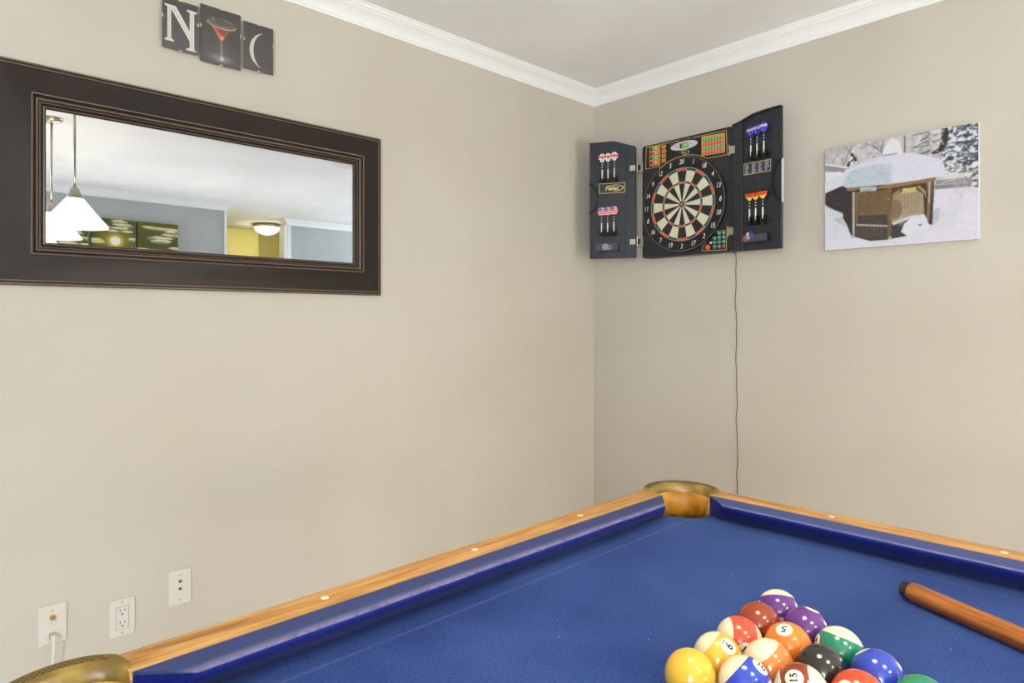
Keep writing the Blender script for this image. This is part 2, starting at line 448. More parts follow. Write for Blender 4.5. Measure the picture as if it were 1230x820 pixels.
# white corner casings of the hallway opening
bm = NB(); box(bm, XO - .012, XO + .13, -0.245, -0.222, 0, H - .07); struct('trim_4', bm, M_trim, bevel=.003)
bm = NB(); box(bm, XR - .014, XR + .13, 0.655, 0.70, 0, H - .07); box(bm, XR - .014, XR, 0.70, 0.745, 0, H - .07); struct('trim_5', bm, M_trim, bevel=.003)
# baseboards
def baseboard(name, x0, x1, y0, y1):
    bm = NB(); box(bm, x0, x1, y0, y1, 0, .09); struct(name, bm, M_trim, bevel=.004)
baseboard('baseboard_left', 0, .013, YS, 0)
baseboard('baseboard_right', .013, XE, -.013, 0)
baseboard('baseboard_opposite', XO - .013, XO, YS, -.26)

# windows with frames, glass and daylight behind the panes
def window(k, x0, x1, z0, z1, y, sgn, power, col):
    bm = NB(); w = .06
    for a, b, c, d in ((x0, x1, z0, z0 + w), (x0, x1, z1 - w, z1), (x0, x0 + w, z0 + w, z1 - w), (x1 - w, x1, z0 + w, z1 - w),
                       ((x0 + x1) / 2 - .03, (x0 + x1) / 2 + .03, z0 + w, z1 - w)):
        box(bm, a, b, y - .03, y + .03, c, d)
    f = struct('window_%d' % k, bm, M_trim)
    bm = NB(); quad(bm, [(x0 + w, y, z0 + w), (x1 - w, y, z0 + w), (x1 - w, y, z1 - w), (x0 + w, y, z1 - w)])
    obj('window_pane', bm, M_glass, f)
    L = bpy.data.lights.new('daylight_or_fill_light', 'AREA'); L.shape = 'RECTANGLE'; L.size = x1 - x0; L.size_y = z1 - z0; L.energy = power; L.color = col
    o = bpy.data.objects.new('daylight_or_fill_light', L); COL.objects.link(o)
    o.location = ((x0 + x1) / 2, y - sgn * .09, (z0 + z1) / 2)
    o.rotation_euler = (PI / 2 if sgn > 0 else -PI / 2, 0, 0)
DAY = (0.93, 0.97, 1.0)
window(1, *WS[0], YS - .06, 1, 200, (0.88, 0.95, 1.0))
window(2, *WN[0], YN + .06, -1, 120, (0.88, 0.94, 1.0))

def fill_window(k, y0, y1, z0, z1, x, power, col):  # made-up low window, added to fill the corner and ceiling with light
    bm = NB(); w = .05
    for a, b, c, d in ((y0, y1, z0, z0 + w), (y0, y1, z1 - w, z1), (y0, y0 + w, z0 + w, z1 - w), (y1 - w, y1, z0 + w, z1 - w), ((y0 + y1) / 2 - .025, (y0 + y1) / 2 + .025, z0 + w, z1 - w)):
        box(bm, x - .03, x + .03, a, b, c, d)
    f = struct('window_%d' % k, bm, M_trim)
    bm = NB(); quad(bm, [(x, y0 + w, z0 + w), (x, y1 - w, z0 + w), (x, y1 - w, z1 - w), (x, y0 + w, z1 - w)])
    obj('window_pane', bm, M_glass, f)
    L = bpy.data.lights.new('daylight_or_fill_light', 'AREA'); L.shape = 'RECTANGLE'; L.size = z1 - z0; L.size_y = y1 - y0; L.energy = power; L.color = col  # fill light added behind the invented pane
    o = bpy.data.objects.new('daylight_or_fill_light', L); COL.objects.link(o); o.location = (x + .09, (y0 + y1) / 2, (z0 + z1) / 2)
    o.rotation_euler = (0, PI / 2, 0)
fill_window(3, *WE[0], XO + .06, 62, (1.0, 0.95, 0.86))
sun_d = bpy.data.lights.new('sun', 'SUN'); sun_d.energy = 5.0; sun_d.angle = .02; sun_d.color = (1, .985, .96)
sun_o = bpy.data.objects.new('sun', sun_d); COL.objects.link(sun_o); sun_o.location = (2.5, -9, 6); sun_o.rotation_euler = (math.radians(47), 0, math.radians(8))

# ------------------------------------------------------------------ camera
cam_d = bpy.data.cameras.new('camera'); cam = bpy.data.objects.new('camera', cam_d); COL.objects.link(cam)
cam.location = (2.3117, -2.7888, 1.1951); cam.rotation_euler = (PI / 2, 0, .8166)
cam_d.sensor_width = 36; cam_d.lens = 785.26 / 1230 * 36; cam_d.shift_y = -(410 - 384.19) / 1230
cam_d.clip_start = .02
SC.camera = cam
SC.view_settings.view_transform = 'Standard'; SC.view_settings.look = 'None'
SC.view_settings.exposure = 0.23; SC.view_settings.gamma = 1.0; SC.view_settings.use_curve_mapping = False
W = bpy.data.worlds.new('sky'); W.use_nodes = True; SC.world = W
W.node_tree.nodes['Background'].inputs[0].default_value = (0.75, 0.85, 1, 1); W.node_tree.nodes['Background'].inputs[1].default_value = 0.6

# ------------------------------------------------------------------ pool table
TL, TW, ZC = 2.235, 1.118, 0.76
table = empty('pool_table', 'oak pool table with blue cloth and gold leather corner pockets', 'pool table', (1.5183, -1.5091, 0), .0152)
TM = Matrix.Translation((1.5183, -1.5091, 0)) @ Matrix.Rotation(.0152, 4, 'Z')
def tpt(x, y, z=ZC): return TM @ Vector((x, y, z))
PC, PR = (-.0275, .0275), .060
def corner_rot(k):
    org = [(0, 0), (0, -TW), (TL, -TW), (TL, 0)][k]
    return Matrix.Translation((org[0], org[1], 0)) @ Matrix.Rotation(k * PI / 2, 4, 'Z')
def rub_lines(m):
    # pale lines rubbed into the cloth just inside the cushions
    src = pbsdf(m).inputs['Base Color'].links[0].from_socket
    tc = nd(m, 'ShaderNodeTexCoord'); sp = nd(m, 'ShaderNodeSeparateXYZ'); lk(m, tc.outputs['Object'], sp.inputs[0])
    n = nd(m, 'ShaderNodeTexNoise'); n.inputs['Scale'].default_value = 9; lk(m, tc.outputs['Object'], n.inputs['Vector'])
    for ax, pos, wdt, amt in ((0, .0175, .0050, .28), (1, -.016, .003, .25)):
        d = nd(m, 'ShaderNodeMath', operation='SUBTRACT'); lk(m, sp.outputs[ax], d.inputs[0]); d.inputs[1].default_value = pos
        a = nd(m, 'ShaderNodeMath', operation='ABSOLUTE'); lk(m, d.outputs[0], a.inputs[0])
        r = nd(m, 'ShaderNodeMapRange', interpolation_type='SMOOTHSTEP'); r.inputs[1].default_value = wdt; r.inputs[2].default_value = 0; r.inputs[4].default_value = amt
        lk(m, a.outputs[0], r.inputs[0])
        q = nd(m, 'ShaderNodeMath', operation='MULTIPLY'); lk(m, r.outputs[0], q.inputs[0]); lk(m, n.outputs['Fac'], q.inputs[1])
        x = nd(m, 'ShaderNodeMix', data_type='RGBA'); x.inputs[7].default_value = (*rgb(124, 146, 200), 1); lk(m, q.outputs[0], x.inputs[0]); lk(m, src, x.inputs[6]); src = x.outputs[2]
    lk(m, src, pbsdf(m).inputs['Base Color'])
rub_lines(M_felt)
# bed with the pocket holes cut out of its outline
out = []
def arc(cx, cy, r, a0, a1, n=14): return [(cx + r * math.cos(a0 + (a1 - a0) * i / n), cy + r * math.sin(a0 + (a1 - a0) * i / n)) for i in range(n + 1)]
base = arc(*PC, PR, math.radians(258), math.radians(372))
for k in (0, 1, 2, 3):
    R = corner_rot(k)
    seg = [tuple((R @ Vector((x, y, 0)))[:2]) for x, y in base[::-1]]
    out += seg
    # side pocket cut between corner 1->2 (near rail) and 3->0 (far rail)
    if k == 1: out += [(TL / 2 - x, -TW - y) for x, y in arc(0, .047, .055, PI + .13, 2 * PI - .13)][::-1]
    if k == 3: out += [(TL / 2 + x, y) for x, y in arc(0, .047, .055, 2 * PI - .13, PI + .13)]
# order: corner 0 -> 1 -> 2 -> 3 runs round the table
pts = out
bm = NB(); prism(bm, pts, XY, ZC - .03, ZC)
obj('bed', bm, M_felt, table)

SIDES = [('short', Matrix.Translation((0, -TW, 0)) @ Matrix.Rotation(PI / 2, 4, 'Z'), TW),
         ('long', Matrix.Identity(4), TL),
         ('short', Matrix.Translation((TL, 0, 0)) @ Matrix.Rotation(-PI / 2, 4, 'Z'), TW),
         ('long', Matrix.Translation((TL, -TW, 0)) @ Matrix.Rotation(PI, 4, 'Z'), TL)]
CUSH = [(.0455, .0425, 0), (.030, .0422, 0), (.0135, .0408, 0), (.0065, .0398, 1), (.0015, .0384, 1), (0, .0350, 1), (.0012, .0315, 0), (.006, .026, 0), (.036, -.0005, 0), (.0455, -.0005, 0)]
def cushion(M, n0, n1, b0, b1, mt):
    """nose from n0 to n1, back from b0 to b1 along the side"""
    bm = NB(); ns = 40; rings = []
    for i in range(ns + 1):
        t = i / ns; ring = []
        for y, z, _ in CUSH:
            f = y / .0455
            a = n0 + (b0 - n0) * f; b = n1 + (b1 - n1) * f
            s = t
            if i == 1: s = .006
            if i == ns - 1: s = 1 - .006
            wob = .0006 * math.sin(37 * t + 3) * (1 - f)
            ring.append(bm.verts.new((a + (b - a) * s, y + wob, ZC + z)))
        rings.append(ring)
    k = len(CUSH)
    for a, b in zip(rings, rings[1:]):
        for j in range(k):
            bm.faces.new((a[j], a[(j + 1) % k], b[(j + 1) % k], b[j]))
    bm.faces.new(rings[0]); bm.faces.new(rings[-1][::-1])
    obj('cushion', bm, mt, table, M=M, autosm=0.9)
def rail(M, a, b):
    bm = NB(); n = 3
    prof = [(.0455, .0425), (.0985, .0425), (.1005, .0405), (.103, -.030), (.100, -.115), (.080, -.115), (.080, -.035), (.0455, -.035)]
    r = [[bm.verts.new((x, y, ZC + z)) for y, z in prof] for x in (a, b)]
    for j in range(len(prof)): bm.faces.new((r[0][j], r[0][(j + 1) % len(prof)], r[1][(j + 1) % len(prof)], r[1][j]))
    bm.faces.new(r[0]); bm.faces.new(r[1][::-1])
    obj('rail', bm, M_oak, table, M=M, bevel=.0015)
def sight(M, x):
    bm = NB(); lathe(bm, [(.0058, .0415), (.0058, .0428), (.0052, .0431)], (x, .0742, ZC), 20)
    obj('sight', bm, M_pearl, table, M=M, smooth=False)
for kind, M, Ls in SIDES:
    if kind == 'short':
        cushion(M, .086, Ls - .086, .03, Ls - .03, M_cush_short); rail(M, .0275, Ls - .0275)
        for k in (1, 2, 3): sight(M, k * .2794)
    else:
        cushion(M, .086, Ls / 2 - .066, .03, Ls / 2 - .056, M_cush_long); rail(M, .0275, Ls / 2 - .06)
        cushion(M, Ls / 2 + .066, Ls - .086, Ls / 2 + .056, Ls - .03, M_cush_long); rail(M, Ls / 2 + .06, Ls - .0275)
        for k in (1, 2, 3, 5, 6, 7): sight(M, k * .2794)

def pocket_ring(M, c, mid, Ai, Ao, Ri, Ro, name='pocket'):
    """horseshoe casting: inner edge spans mid +- Ai, outer edge mid +- Ao"""
    bm = NB(); n = 44; rows = []
    prof = [(0.02, -.034), (0.02, .027), (.05, .033), (.10, .038), (.18, .0425), (.28, .0454), (.38, .0460), (.46, .0466), (.52, .0464), (.56, .0472), (.74, .0486), (.88, .0478), (.965, .0400), (1.0, .020), (1.0, -.115), (.8, -.115)]
    for i in range(n + 1):
        t = 2 * i / n - 1; bul = (1 - t * t) ** .25; row = []
        for f, z in prof:
            A = Ai + (Ao - Ai) * f; r = Ri + (Ro - Ri) * f
            if 0 < f < 1: r += 0
            th = mid + t * A
            zz = z if z <= .0425 else .0425 + (z - .0425) * bul
            row.append(bm.verts.new((c[0] + r * math.cos(th), c[1] + r * math.sin(th), ZC + zz)))
        rows.append(row)
    k = len(prof)
    for i in range(n):
        t = 2 * (i + .5) / n - 1
        for j in range(k):
            f = bm.faces.new((rows[i][j], rows[i][(j + 1) % k], rows[i + 1][(j + 1) % k], rows[i + 1][j]))
            if 7 <= j <= 11 and abs(t) < .84: f.material_index = 1
    bm.faces.new(rows[0]); bm.faces.new(rows[-1][::-1])
    p = obj(name, bm, [M_gold, M_weave], table, M=M, autosm=0.8)
    # leather liner with a scalloped lower edge
    bm = NB(); n = 60; top = []; midr = []; bot = []
    for i in range(n + 1):
        t = 2 * i / n - 1; th = mid + t * Ai
        sc = .0035 * abs(math.sin(i * PI * 9 / n))
        for lst, rr, z in ((top, Ri + .0005, .0285), (midr, Ri - .003, .004), (bot, Ri - .0065, -.0215 - sc)):
            lst.append(bm.verts.new((c[0] + rr * math.cos(th), c[1] + rr * math.sin(th), ZC + z)))
    for i in range(n):
        bm.faces.new((top[i], top[i + 1], midr[i + 1], midr[i])); bm.faces.new((midr[i], midr[i + 1], bot[i + 1], bot[i]))
    o = obj('liner', bm, M_liner, p, smooth=True)
    s = o.modifiers.new('thick', 'SOLIDIFY'); s.thickness = .0025
    bm = NB(); lathe(bm, [(Ri + .0012, -.014), (Ri + .0012, -.0305), (Ri + .003, -.07), (Ri - .008, -.12), (.02, -.135), (.001, -.136)], (c[0], c[1], ZC), 36, cap=False)
    o = obj('pocket_bag', bm, M_bag, p, smooth=True)
    return p
for k in range(4):
    pocket_ring(corner_rot(k), PC, math.radians(135), math.radians(117), math.radians(82), .0572, .0915)
for M in (Matrix.Translation((TL / 2, 0, 0)), Matrix.Translation((TL / 2, -TW, 0)) @ Matrix.Rotation(PI, 4, 'Z')):
    pocket_ring(M, (0, .052), PI / 2, math.radians(92), math.radians(60), .054, .072)
# body and legs
bm = NB()
a, b = -.05, .05
box(bm, -.06, TL + .06, -TW - .06, -TW - .03, .50, ZC - .036); box(bm, -.06, TL + .06, .03, .06, .50, ZC - .036)
box(bm, -.06, -.03, -TW - .03, .03, .50, ZC - .036); box(bm, TL + .03, TL + .06, -TW - .03, .03, .50, ZC - .036)
obj('cabinet', bm, M_oak, table, bevel=.004)
for x in (.2, TL - .2):
    for y in (-.16, -TW + .16):
        bm = NB(); lathe(bm, [(.055, 0), (.07, .02), (.065, .06), (.045, .09), (.05, .14), (.085, .22), (.09, .28), (.06, .36), (.055, .40), (.08, .43), (.08, .50), (.08, ZC - .031)], (x, y, 0), 28)
        obj('leg', bm, M_oak, table, smooth=True)

# ------------------------------------------------------------------ billiard balls
BR = .028575
def ball_mat(name, col, stripe):
    m = mat(name, col, 0.09, spec=0.5, coat=0.3)
    pbsdf(m).inputs['Coat Roughness'].default_value = 0.04
    tc = nd(m, 'ShaderNodeTexCoord'); sp = nd(m, 'ShaderNodeSeparateXYZ'); lk(m, tc.outputs['Object'], sp.inputs[0])
    def absgt(sock, thr, flip=False):
        a = nd(m, 'ShaderNodeMath', operation='MULTIPLY' if flip else 'ABSOLUTE'); a.inputs[1].default_value = 1.0; lk(m, sock, a.inputs[0])
        r = nd(m, 'ShaderNodeMapRange'); lk(m, a.outputs[0], r.inputs[0])
        r.inputs[1].default_value = thr * BR - .00008; r.inputs[2].default_value = thr * BR + .00008
        return r.outputs[0]
    cream = (*rgb(222, 213, 184), 1)
    mx = nd(m, 'ShaderNodeMix', data_type='RGBA'); mx.inputs[6].default_value = (*col, 1); mx.inputs[7].default_value = (*rgb(228, 222, 204), 1)
    lk(m, absgt(sp.outputs[2], math.cos(math.radians(20)), True), mx.inputs[0])
    out = mx.outputs[2]
    if stripe:
        m2 = nd(m, 'ShaderNodeMix', data_type='RGBA'); m2.inputs[7].default_value = cream
        lk(m, absgt(sp.outputs[0], .52), m2.inputs[0]); lk(m, out, m2.inputs[6]); out = m2.outputs[2]
    lk(m, out, pbsdf(m).inputs['Base Color'])
    return m
BC = {1: (240, 190, 60), 2: (45, 70, 190), 3: (220, 75, 40), 4: (96, 48, 136), 5: (236, 130, 40), 6: (40, 140, 105), 7: (146, 58, 26), 8: (38, 36, 36),
      9: (236, 180, 60), 10: (45, 72, 192), 11: (218, 78, 50), 12: (96, 50, 142), 13: (232, 134, 60), 14: (30, 132, 108), 15: (140, 56, 32)}
# ball: centre, pole of the white cap, direction of the number, up of the number
BALLS = {
 12: ((1.901, -1.892), [-0.336, 0.517, 0.788], [-0.68, -0.6, 0.154], [-0.608, 0.632, 0.481], 'purple striped billiard ball at the far tip of the rack, white cap on top'),
 7: ((1.901, -1.951), [-0.978, 0.0, 0.21], [-0.201, 0.301, -0.932], [0.063, 0.954, 0.294], 'solid brown billiard ball between the purple striped ball and the red striped ball'),
 4: ((1.951, -1.921), [0.828, 0.469, -0.308], [0.157, 0.332, 0.93], [-0.539, 0.818, -0.201], 'solid purple billiard ball behind the orange ball marked 5'),
 11: ((1.904, -2.01), [-0.718, -0.675, 0.167], [0.687, -0.727, 0.016], [-0.294, 0.834, 0.467], 'red striped billiard ball with white cap facing left'),
 5: ((1.954, -1.981), [-0.984, -0.161, -0.077], [-0.004, -0.413, 0.911], [0.179, -0.897, -0.405], 'solid orange billiard ball with upside-down number 5 on top'),
 14: ((2.002, -1.947), [0.048, 0.492, 0.869], [-0.805, -0.496, 0.325], [-0.358, 0.673, 0.647], 'green striped billiard ball with white cap on top, behind the black ball'),
 9: ((1.907, -2.069), [-0.791, -0.188, 0.582], [0.61, -0.171, 0.773], [0.781, 0.292, -0.552], 'yellow striped billiard ball with number 9 beside solid yellow ball'),
 13: ((1.957, -2.0405), [-0.546, -0.248, 0.8], [0.3, 0.72, -0.62], [-0.54, 0.601, 0.59], 'orange striped billiard ball with large white cap in front of ball 5'),
 8: ((2.005, -2.009), [-0.978, 0.0, 0.21], [-0.201, 0.301, -0.932], [0.063, 0.954, 0.294], 'black billiard ball in the middle of the rack'),
 2: ((2.0535, -1.973), [0.741, 0.299, 0.601], [-0.655, 0.076, 0.69], [-0.315, 0.945, -0.082], 'solid blue billiard ball between green striped and solid green balls'),
 1: ((1.906, -2.128), [-0.978, 0.0, 0.21], [-0.201, 0.301, -0.932], [0.063, 0.954, 0.294], 'solid yellow billiard ball at the left corner of the rack'),
 10: ((1.957, -2.098), [-0.802, -0.112, 0.587], [0.557, 0.218, 0.802], [-0.212, 0.97, -0.117], 'blue striped billiard ball numbered 10 in the near row of the rack'),
 15: ((2.0075, -2.0685), [0.864, 0.374, 0.336], [-0.021, -0.64, 0.768], [-0.932, -0.265, -0.247], 'maroon striped billiard ball numbered 15 with white cap facing right'),
 3: ((2.0555, -2.0365), [0.906, 0.013, 0.423], [-0.282, -0.795, 0.537], [-0.294, 0.739, 0.606], 'solid red billiard ball in the near row, right of ball 15'),
 6: ((2.105, -1.9985), [-0.978, 0.0, 0.21], [-0.201, 0.301, -0.932], [0.063, 0.954, 0.294], 'solid green billiard ball at the right corner of the rack'),
}
M_ink = mat('black_ink', rgb(30, 28, 28), 0.2)
bm = NB(); bmesh.ops.create_uvsphere(bm, u_segments=64, v_segments=40, radius=BR)
ball_me = bpy.data.meshes.new('billiard_ball'); bm.to_mesh(ball_me); bm.free()
ball_me.polygons.foreach_set('use_smooth', [True] * len(ball_me.polygons))
for num, (xy, pole, nrm, up, lab) in BALLS.items():
    me = ball_me.copy(); me.materials.append(ball_mat('ball_resin_%d' % num, rgb(*[v * .92 for v in BC[num]]), num > 8))
    o = bpy.data.objects.new('billiard_ball', me); COL.objects.link(o)
    Xv = Vector(pole).normalized(); Zv = Vector(nrm); Zv = (Zv - Xv * Zv.dot(Xv)).normalized(); Yv = Zv.cross(Xv)
    Mx = Matrix((Xv, Yv, Zv)).transposed().to_4x4()
    o.matrix_world = Matrix.Translation((xy[0], xy[1], ZC + BR + .0003)) @ Mx
    tag(o, lab, 'billiard ball', 'racked billiard balls')
    u2 = Vector((Vector(up).dot(Xv), Vector(up).dot(Yv))).normalized(); r2 = Vector((u2.y, -u2.x))
    bm = NB()
    def wrap(x, y):
        q = r2 * x + u2 * y; z = math.sqrt(max(1e-9, BR * BR - q.length_squared))
        return Vector((q.x, q.y, z)) * 1.004
    wd = .0135 if num < 10 else .0112
    flat_xy = lambda x, y: (x, y, 0)
    add_text(bm, str(num), wd, flat_xy, bold=.0003, res=4)
    if num in (6, 9):
        n = 6
        for i in range(n):
            x0, x1 = -.0036 + .0072 * i / n, -.0036 + .0072 * (i + 1) / n
            quad(bm, [flat_xy(x0, -.0072), flat_xy(x1, -.0072), flat_xy(x1, -.0062), flat_xy(x0, -.0062)])
    bmesh.ops.triangulate(bm, faces=bm.faces[:])
    for _ in range(2): bmesh.ops.subdivide_edges(bm, edges=[e for e in bm.edges if e.calc_length() > .0007], cuts=1)
    for v in bm.verts: v.co = wrap(v.co.x, v.co.y)
    obj('numeral', bm, M_ink, o)

# ------------------------------------------------------------------ cue on the cloth
A = Vector((1.995, -1.646, ZC + .0155)); dirc = Vector((.151, -.063, 0)).normalized()
cue = empty('pool_cue', 'wooden pool cue lying on blue cloth, black rubber bumper at its butt', 'pool cue', A)
tilt = math.atan2(.0155 - .0066, 1.45)
cue.rotation_euler = (0, tilt, math.atan2(dirc.y, dirc.x))
M_cue = mat('varnished_maple_cue', rgb(186, 112, 40), 0.22, spec=0.5, coat=0.4); oak_nodes(M_cue, rgb(120, 62, 14), rgb(150, 86, 26), rgb(168, 104, 42))
M_shaft = mat('pale_maple_shaft', rgb(222, 190, 134), 0.3)
M_rubber = mat('black_rubber', rgb(32, 31, 32), 0.6)
def cuepart(name, prof, m):
    bm = NB(); lathe(bm, [(r, h) for h, r in prof], (0, 0, 0), 32, axis='x'); return obj(name, bm, m, cue, smooth=False, autosm=0.6)
cuepart('bumper', [(-.011, .0085), (-.0095, .0115), (-.006, .0128), (.0035, .0133)], M_rubber)
cuepart('butt', [(.0035, .0138), (.006, .0146), (.010, .0150), (.30, .0142)], M_cue)
cuepart('wrap', [(.30, .0143), (.60, .0130)], M_black)
cuepart('forearm', [(.60, .0129), (.74, .0112)], M_cue)
cuepart('joint', [(.74, .0113), (.765, .0112)], M_brass)
cuepart('shaft', [(.765, .0110), (1.415, .0066)], M_shaft)
cuepart('ferrule', [(1.415, .0066), (1.44, .0064)], M_white)
cuepart('tip', [(1.44, .0063), (1.447, .0060), (1.45, .0045)], M_blue)
# ------------------------------------------------------------------ wall mirror
MY0, MY1, MZ0, MZ1 = -2.602, -1.361, 1.294, 1.929
mir = empty('wall_mirror', 'large wall mirror in a wide dark espresso frame on the left wall', 'mirror', (0, (MY0 + MY1) / 2, MZ0))
PROF = [(0, .0), (0, .014), (.002, .0175), (.006, .0185), (.0075, .0155), (.010, .0150), (.0115, .0180), (.015, .0190), (.0165, .0165), (.019, .0165),
        (.086, .0330), (.0885, .0345), (.0915, .0335), (.094, .0270), (.098, .0250), (.100, .0265), (.104, .0250), (.106, .0205), (.109, .0200), (.111, .0215), (.114, .0200), (.1165, .0155), (.119, .0150), (.1215, .0160), (.1245, .0140), (.1255, .0105), (.1255, 0)]
bm = NB(); rings = []
for cy, cz, sy, sz in ((MY0, MZ0, 1, 1), (MY1, MZ0, -1, 1), (MY1, MZ1, -1, -1), (MY0, MZ1, 1, -1)):
    rings.append([bm.verts.new((d, cy + sy * i - (MY0 + MY1) / 2, cz + sz * i - MZ0)) for i, d in PROF])
for q in range(4):
    a, b = rings[q], rings[(q + 1) % 4]
    for j in range(len(PROF) - 1):
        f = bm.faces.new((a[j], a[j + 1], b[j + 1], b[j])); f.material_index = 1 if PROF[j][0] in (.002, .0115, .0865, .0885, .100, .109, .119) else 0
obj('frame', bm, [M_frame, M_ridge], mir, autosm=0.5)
bm = NB(); i = .1245; hy = (MY1 - MY0) / 2 - i
prism(bm, [(-hy, i), (hy, i), (hy, MZ1 - MZ0 - i), (-hy, MZ1 - MZ0 - i)], YZ, .003, .0108)
obj('mirror_glass', bm, M_mirror, mir)

# ------------------------------------------------------------------ three clip-framed prints (letter N, cocktail, crescent)
M_clip = mat('pale_clip', rgb(214, 196, 160), 0.35, metal=0.4)
M_board = mat('black_backing_board', rgb(24, 22, 22), 0.6)
def clip_print(name, label, y0, y1, z0, z1, P):
    w, h = y1 - y0, z1 - z0
    t = empty(name, label, 'picture', (0, y0, z0), group='three clip-frame prints above the mirror')
    fn = lambda x, z, d=0.0: (d, x, z)
    bm = NB(); prism(bm, [(0, 0), (w, 0), (w, h), (0, h)], YZ, .0122, .0142); obj('backing', bm, M_board, t)
    bm = NB(); prism(bm, [(w * .22, h * .2), (w * .78, h * .2), (w * .78, h * .8), (w * .22, h * .8)], YZ, .0005, .0122); obj('hanger_block', bm, M_board, t)
    print_sheet('print', P, w, h, M_print, t, lambda x, z: (.0145, x, z))
    bm = NB(); prism(bm, [(0, 0), (w, 0), (w, h), (0, h)], YZ, .0148, .0163); obj('glass', bm, M_picglass, t)
    for cy, cz, ay, az in ((w / 2, 0, .005, .0022), (w / 2, h, .005, .0022), (0, h * .62, .0022, .006), (w, h * .62, .0022, .006)):
        bm = NB(); box(bm, .011, .0172, cy - ay, cy + ay, cz - az, cz + az); obj('clip', bm, M_clip, t, bevel=.0004)
    return t
def dark_ground(nx, ny, asp):
    P = Paint(nx, ny, asp, (58, 54, 52))
    P.put(P.v * 0 + 1, (66, 60, 62), .4); P.put(np.clip(.9 - P.v, 0, 1), (84, 78, 84), .8)
    return P
def serif_N():
    P = dark_ground(120, 180, .66)
    W1, G = (222, 216, 208), (150, 144, 140)
    def pl(pts, c): P.poly([(x, y) for x, y in pts], c)
    sh = .012
    for off, c in ((sh, G), (0, W1)):
        o = lambda pts: [(x + off, y - off * .6) for x, y in pts]
        pl(o([(.05, .87), (.30, .87), (.30, .835), (.235, .82), (.235, .21), (.31, .185), (.31, .155), (.06, .155), (.06, .185), (.135, .21), (.135, .82), (.05, .84)]), c)
        pl(o([(.20, .87), (.37, .87), (.83, .36), (.83, .21), (.75, .25), (.23, .80)]), c)
        pl(o([(.68, .87), (.97, .87), (.97, .84), (.885, .82), (.885, .10), (.92, .08), (.96, .055), (.66, .055), (.66, .08), (.76, .11), (.76, .82), (.68, .84)]), c)
    P.line((.185, .82), (.185, .2), .012, (176, 170, 166), .8); P.line((.82, .82), (.82, .12), .012, (176, 170, 166), .8)
    P.line((.30, .82), (.80, .29), .012, (176, 170, 166), .8)
    return P
def cocktail():
    P = dark_ground(140, 200, .69)
    P.ell((.5, .13), .30, .10, (140, 136, 140), .55, soft=.6); P.ell((.52, .12), .2, .06, (180, 178, 182), .4, soft=.7)
    P.ell((.53, .30), .12, .2, (140, 136, 140), .25, soft=1.0)
    P.poly([(.23, .70), (.82, .72), (.60, .475), (.53, .43), (.49, .43), (.45, .475)], (96, 66, 56), .8)
    P.poly([(.27, .67), (.40, .66), (.47, .58), (.56, .56), (.62, .55), (.55, .46), (.53, .435), (.49, .435), (.43, .50)], (214, 104, 66), .95)
    P.poly([(.33, .66), (.62, .67), (.74, .66), (.64, .55), (.5, .53)], (150, 70, 46), .75)
    P.ell((.52, .49), .04, .04, (236, 190, 160), .7, soft=.8)
    P.ell((.52, .755), .245, .075, (150, 146, 146), .55); P.ell((.53, .765), .21, .055, (74, 66, 66), .9)
    for k in range(14):
        a, b = PI + PI * k / 14, PI + PI * (k + 1) / 14
        P.line((.52 + .36 * math.cos(a), .735 + .075 * math.sin(a)), (.52 + .36 * math.cos(b), .735 + .075 * math.sin(b)), .013, (226, 200, 186), .9)
    P.line((.28, .82), (.34, .75), .008, (220, 216, 214), .8); P.line((.78, .78), (.60, .83), .008, (190, 186, 186), .8)
    P.line((.495, .43), (.515, .14), .010, (196, 188, 176), .9); P.line((.535, .43), (.525, .14), .008, (170, 160, 150), .8)
    P.ell((.52, .12), .045, .05, (230, 228, 230), .9, soft=.6); P.ell((.52, .075), .17, .02, (190, 186, 190), .5, soft=.8)
    return P
def crescent():
    P = dark_ground(120, 180, .64)
    n = 40; o = []; i_ = []
    for k in range(n + 1):
        t = -1 + 2 * k / n
        y = .46 + .385 * t; x0 = .72 - .53 * math.sqrt(max(0, 1 - t * t)); x1 = .72 - .40 * math.sqrt(max(0, 1 - t * t))
        o.append((x0 + .03 * t, y)); i_.append((x1 + .03 * t, y))
    P.poly(o + i_[::-1], (214, 208, 206))
    return P
clip_print('letter_print', 'small dark clip-frame print of a white serif letter N', -2.170, -2.062, 2.073, 2.236, serif_N())
clip_print('cocktail_print', 'dark clip-frame print of an orange cocktail in a stemmed glass', -2.054, -1.922, 2.060, 2.250, cocktail())
clip_print('crescent_print', 'small dark clip-frame print of a white crescent shape', -1.911, -1.807, 2.073, 2.237, crescent())

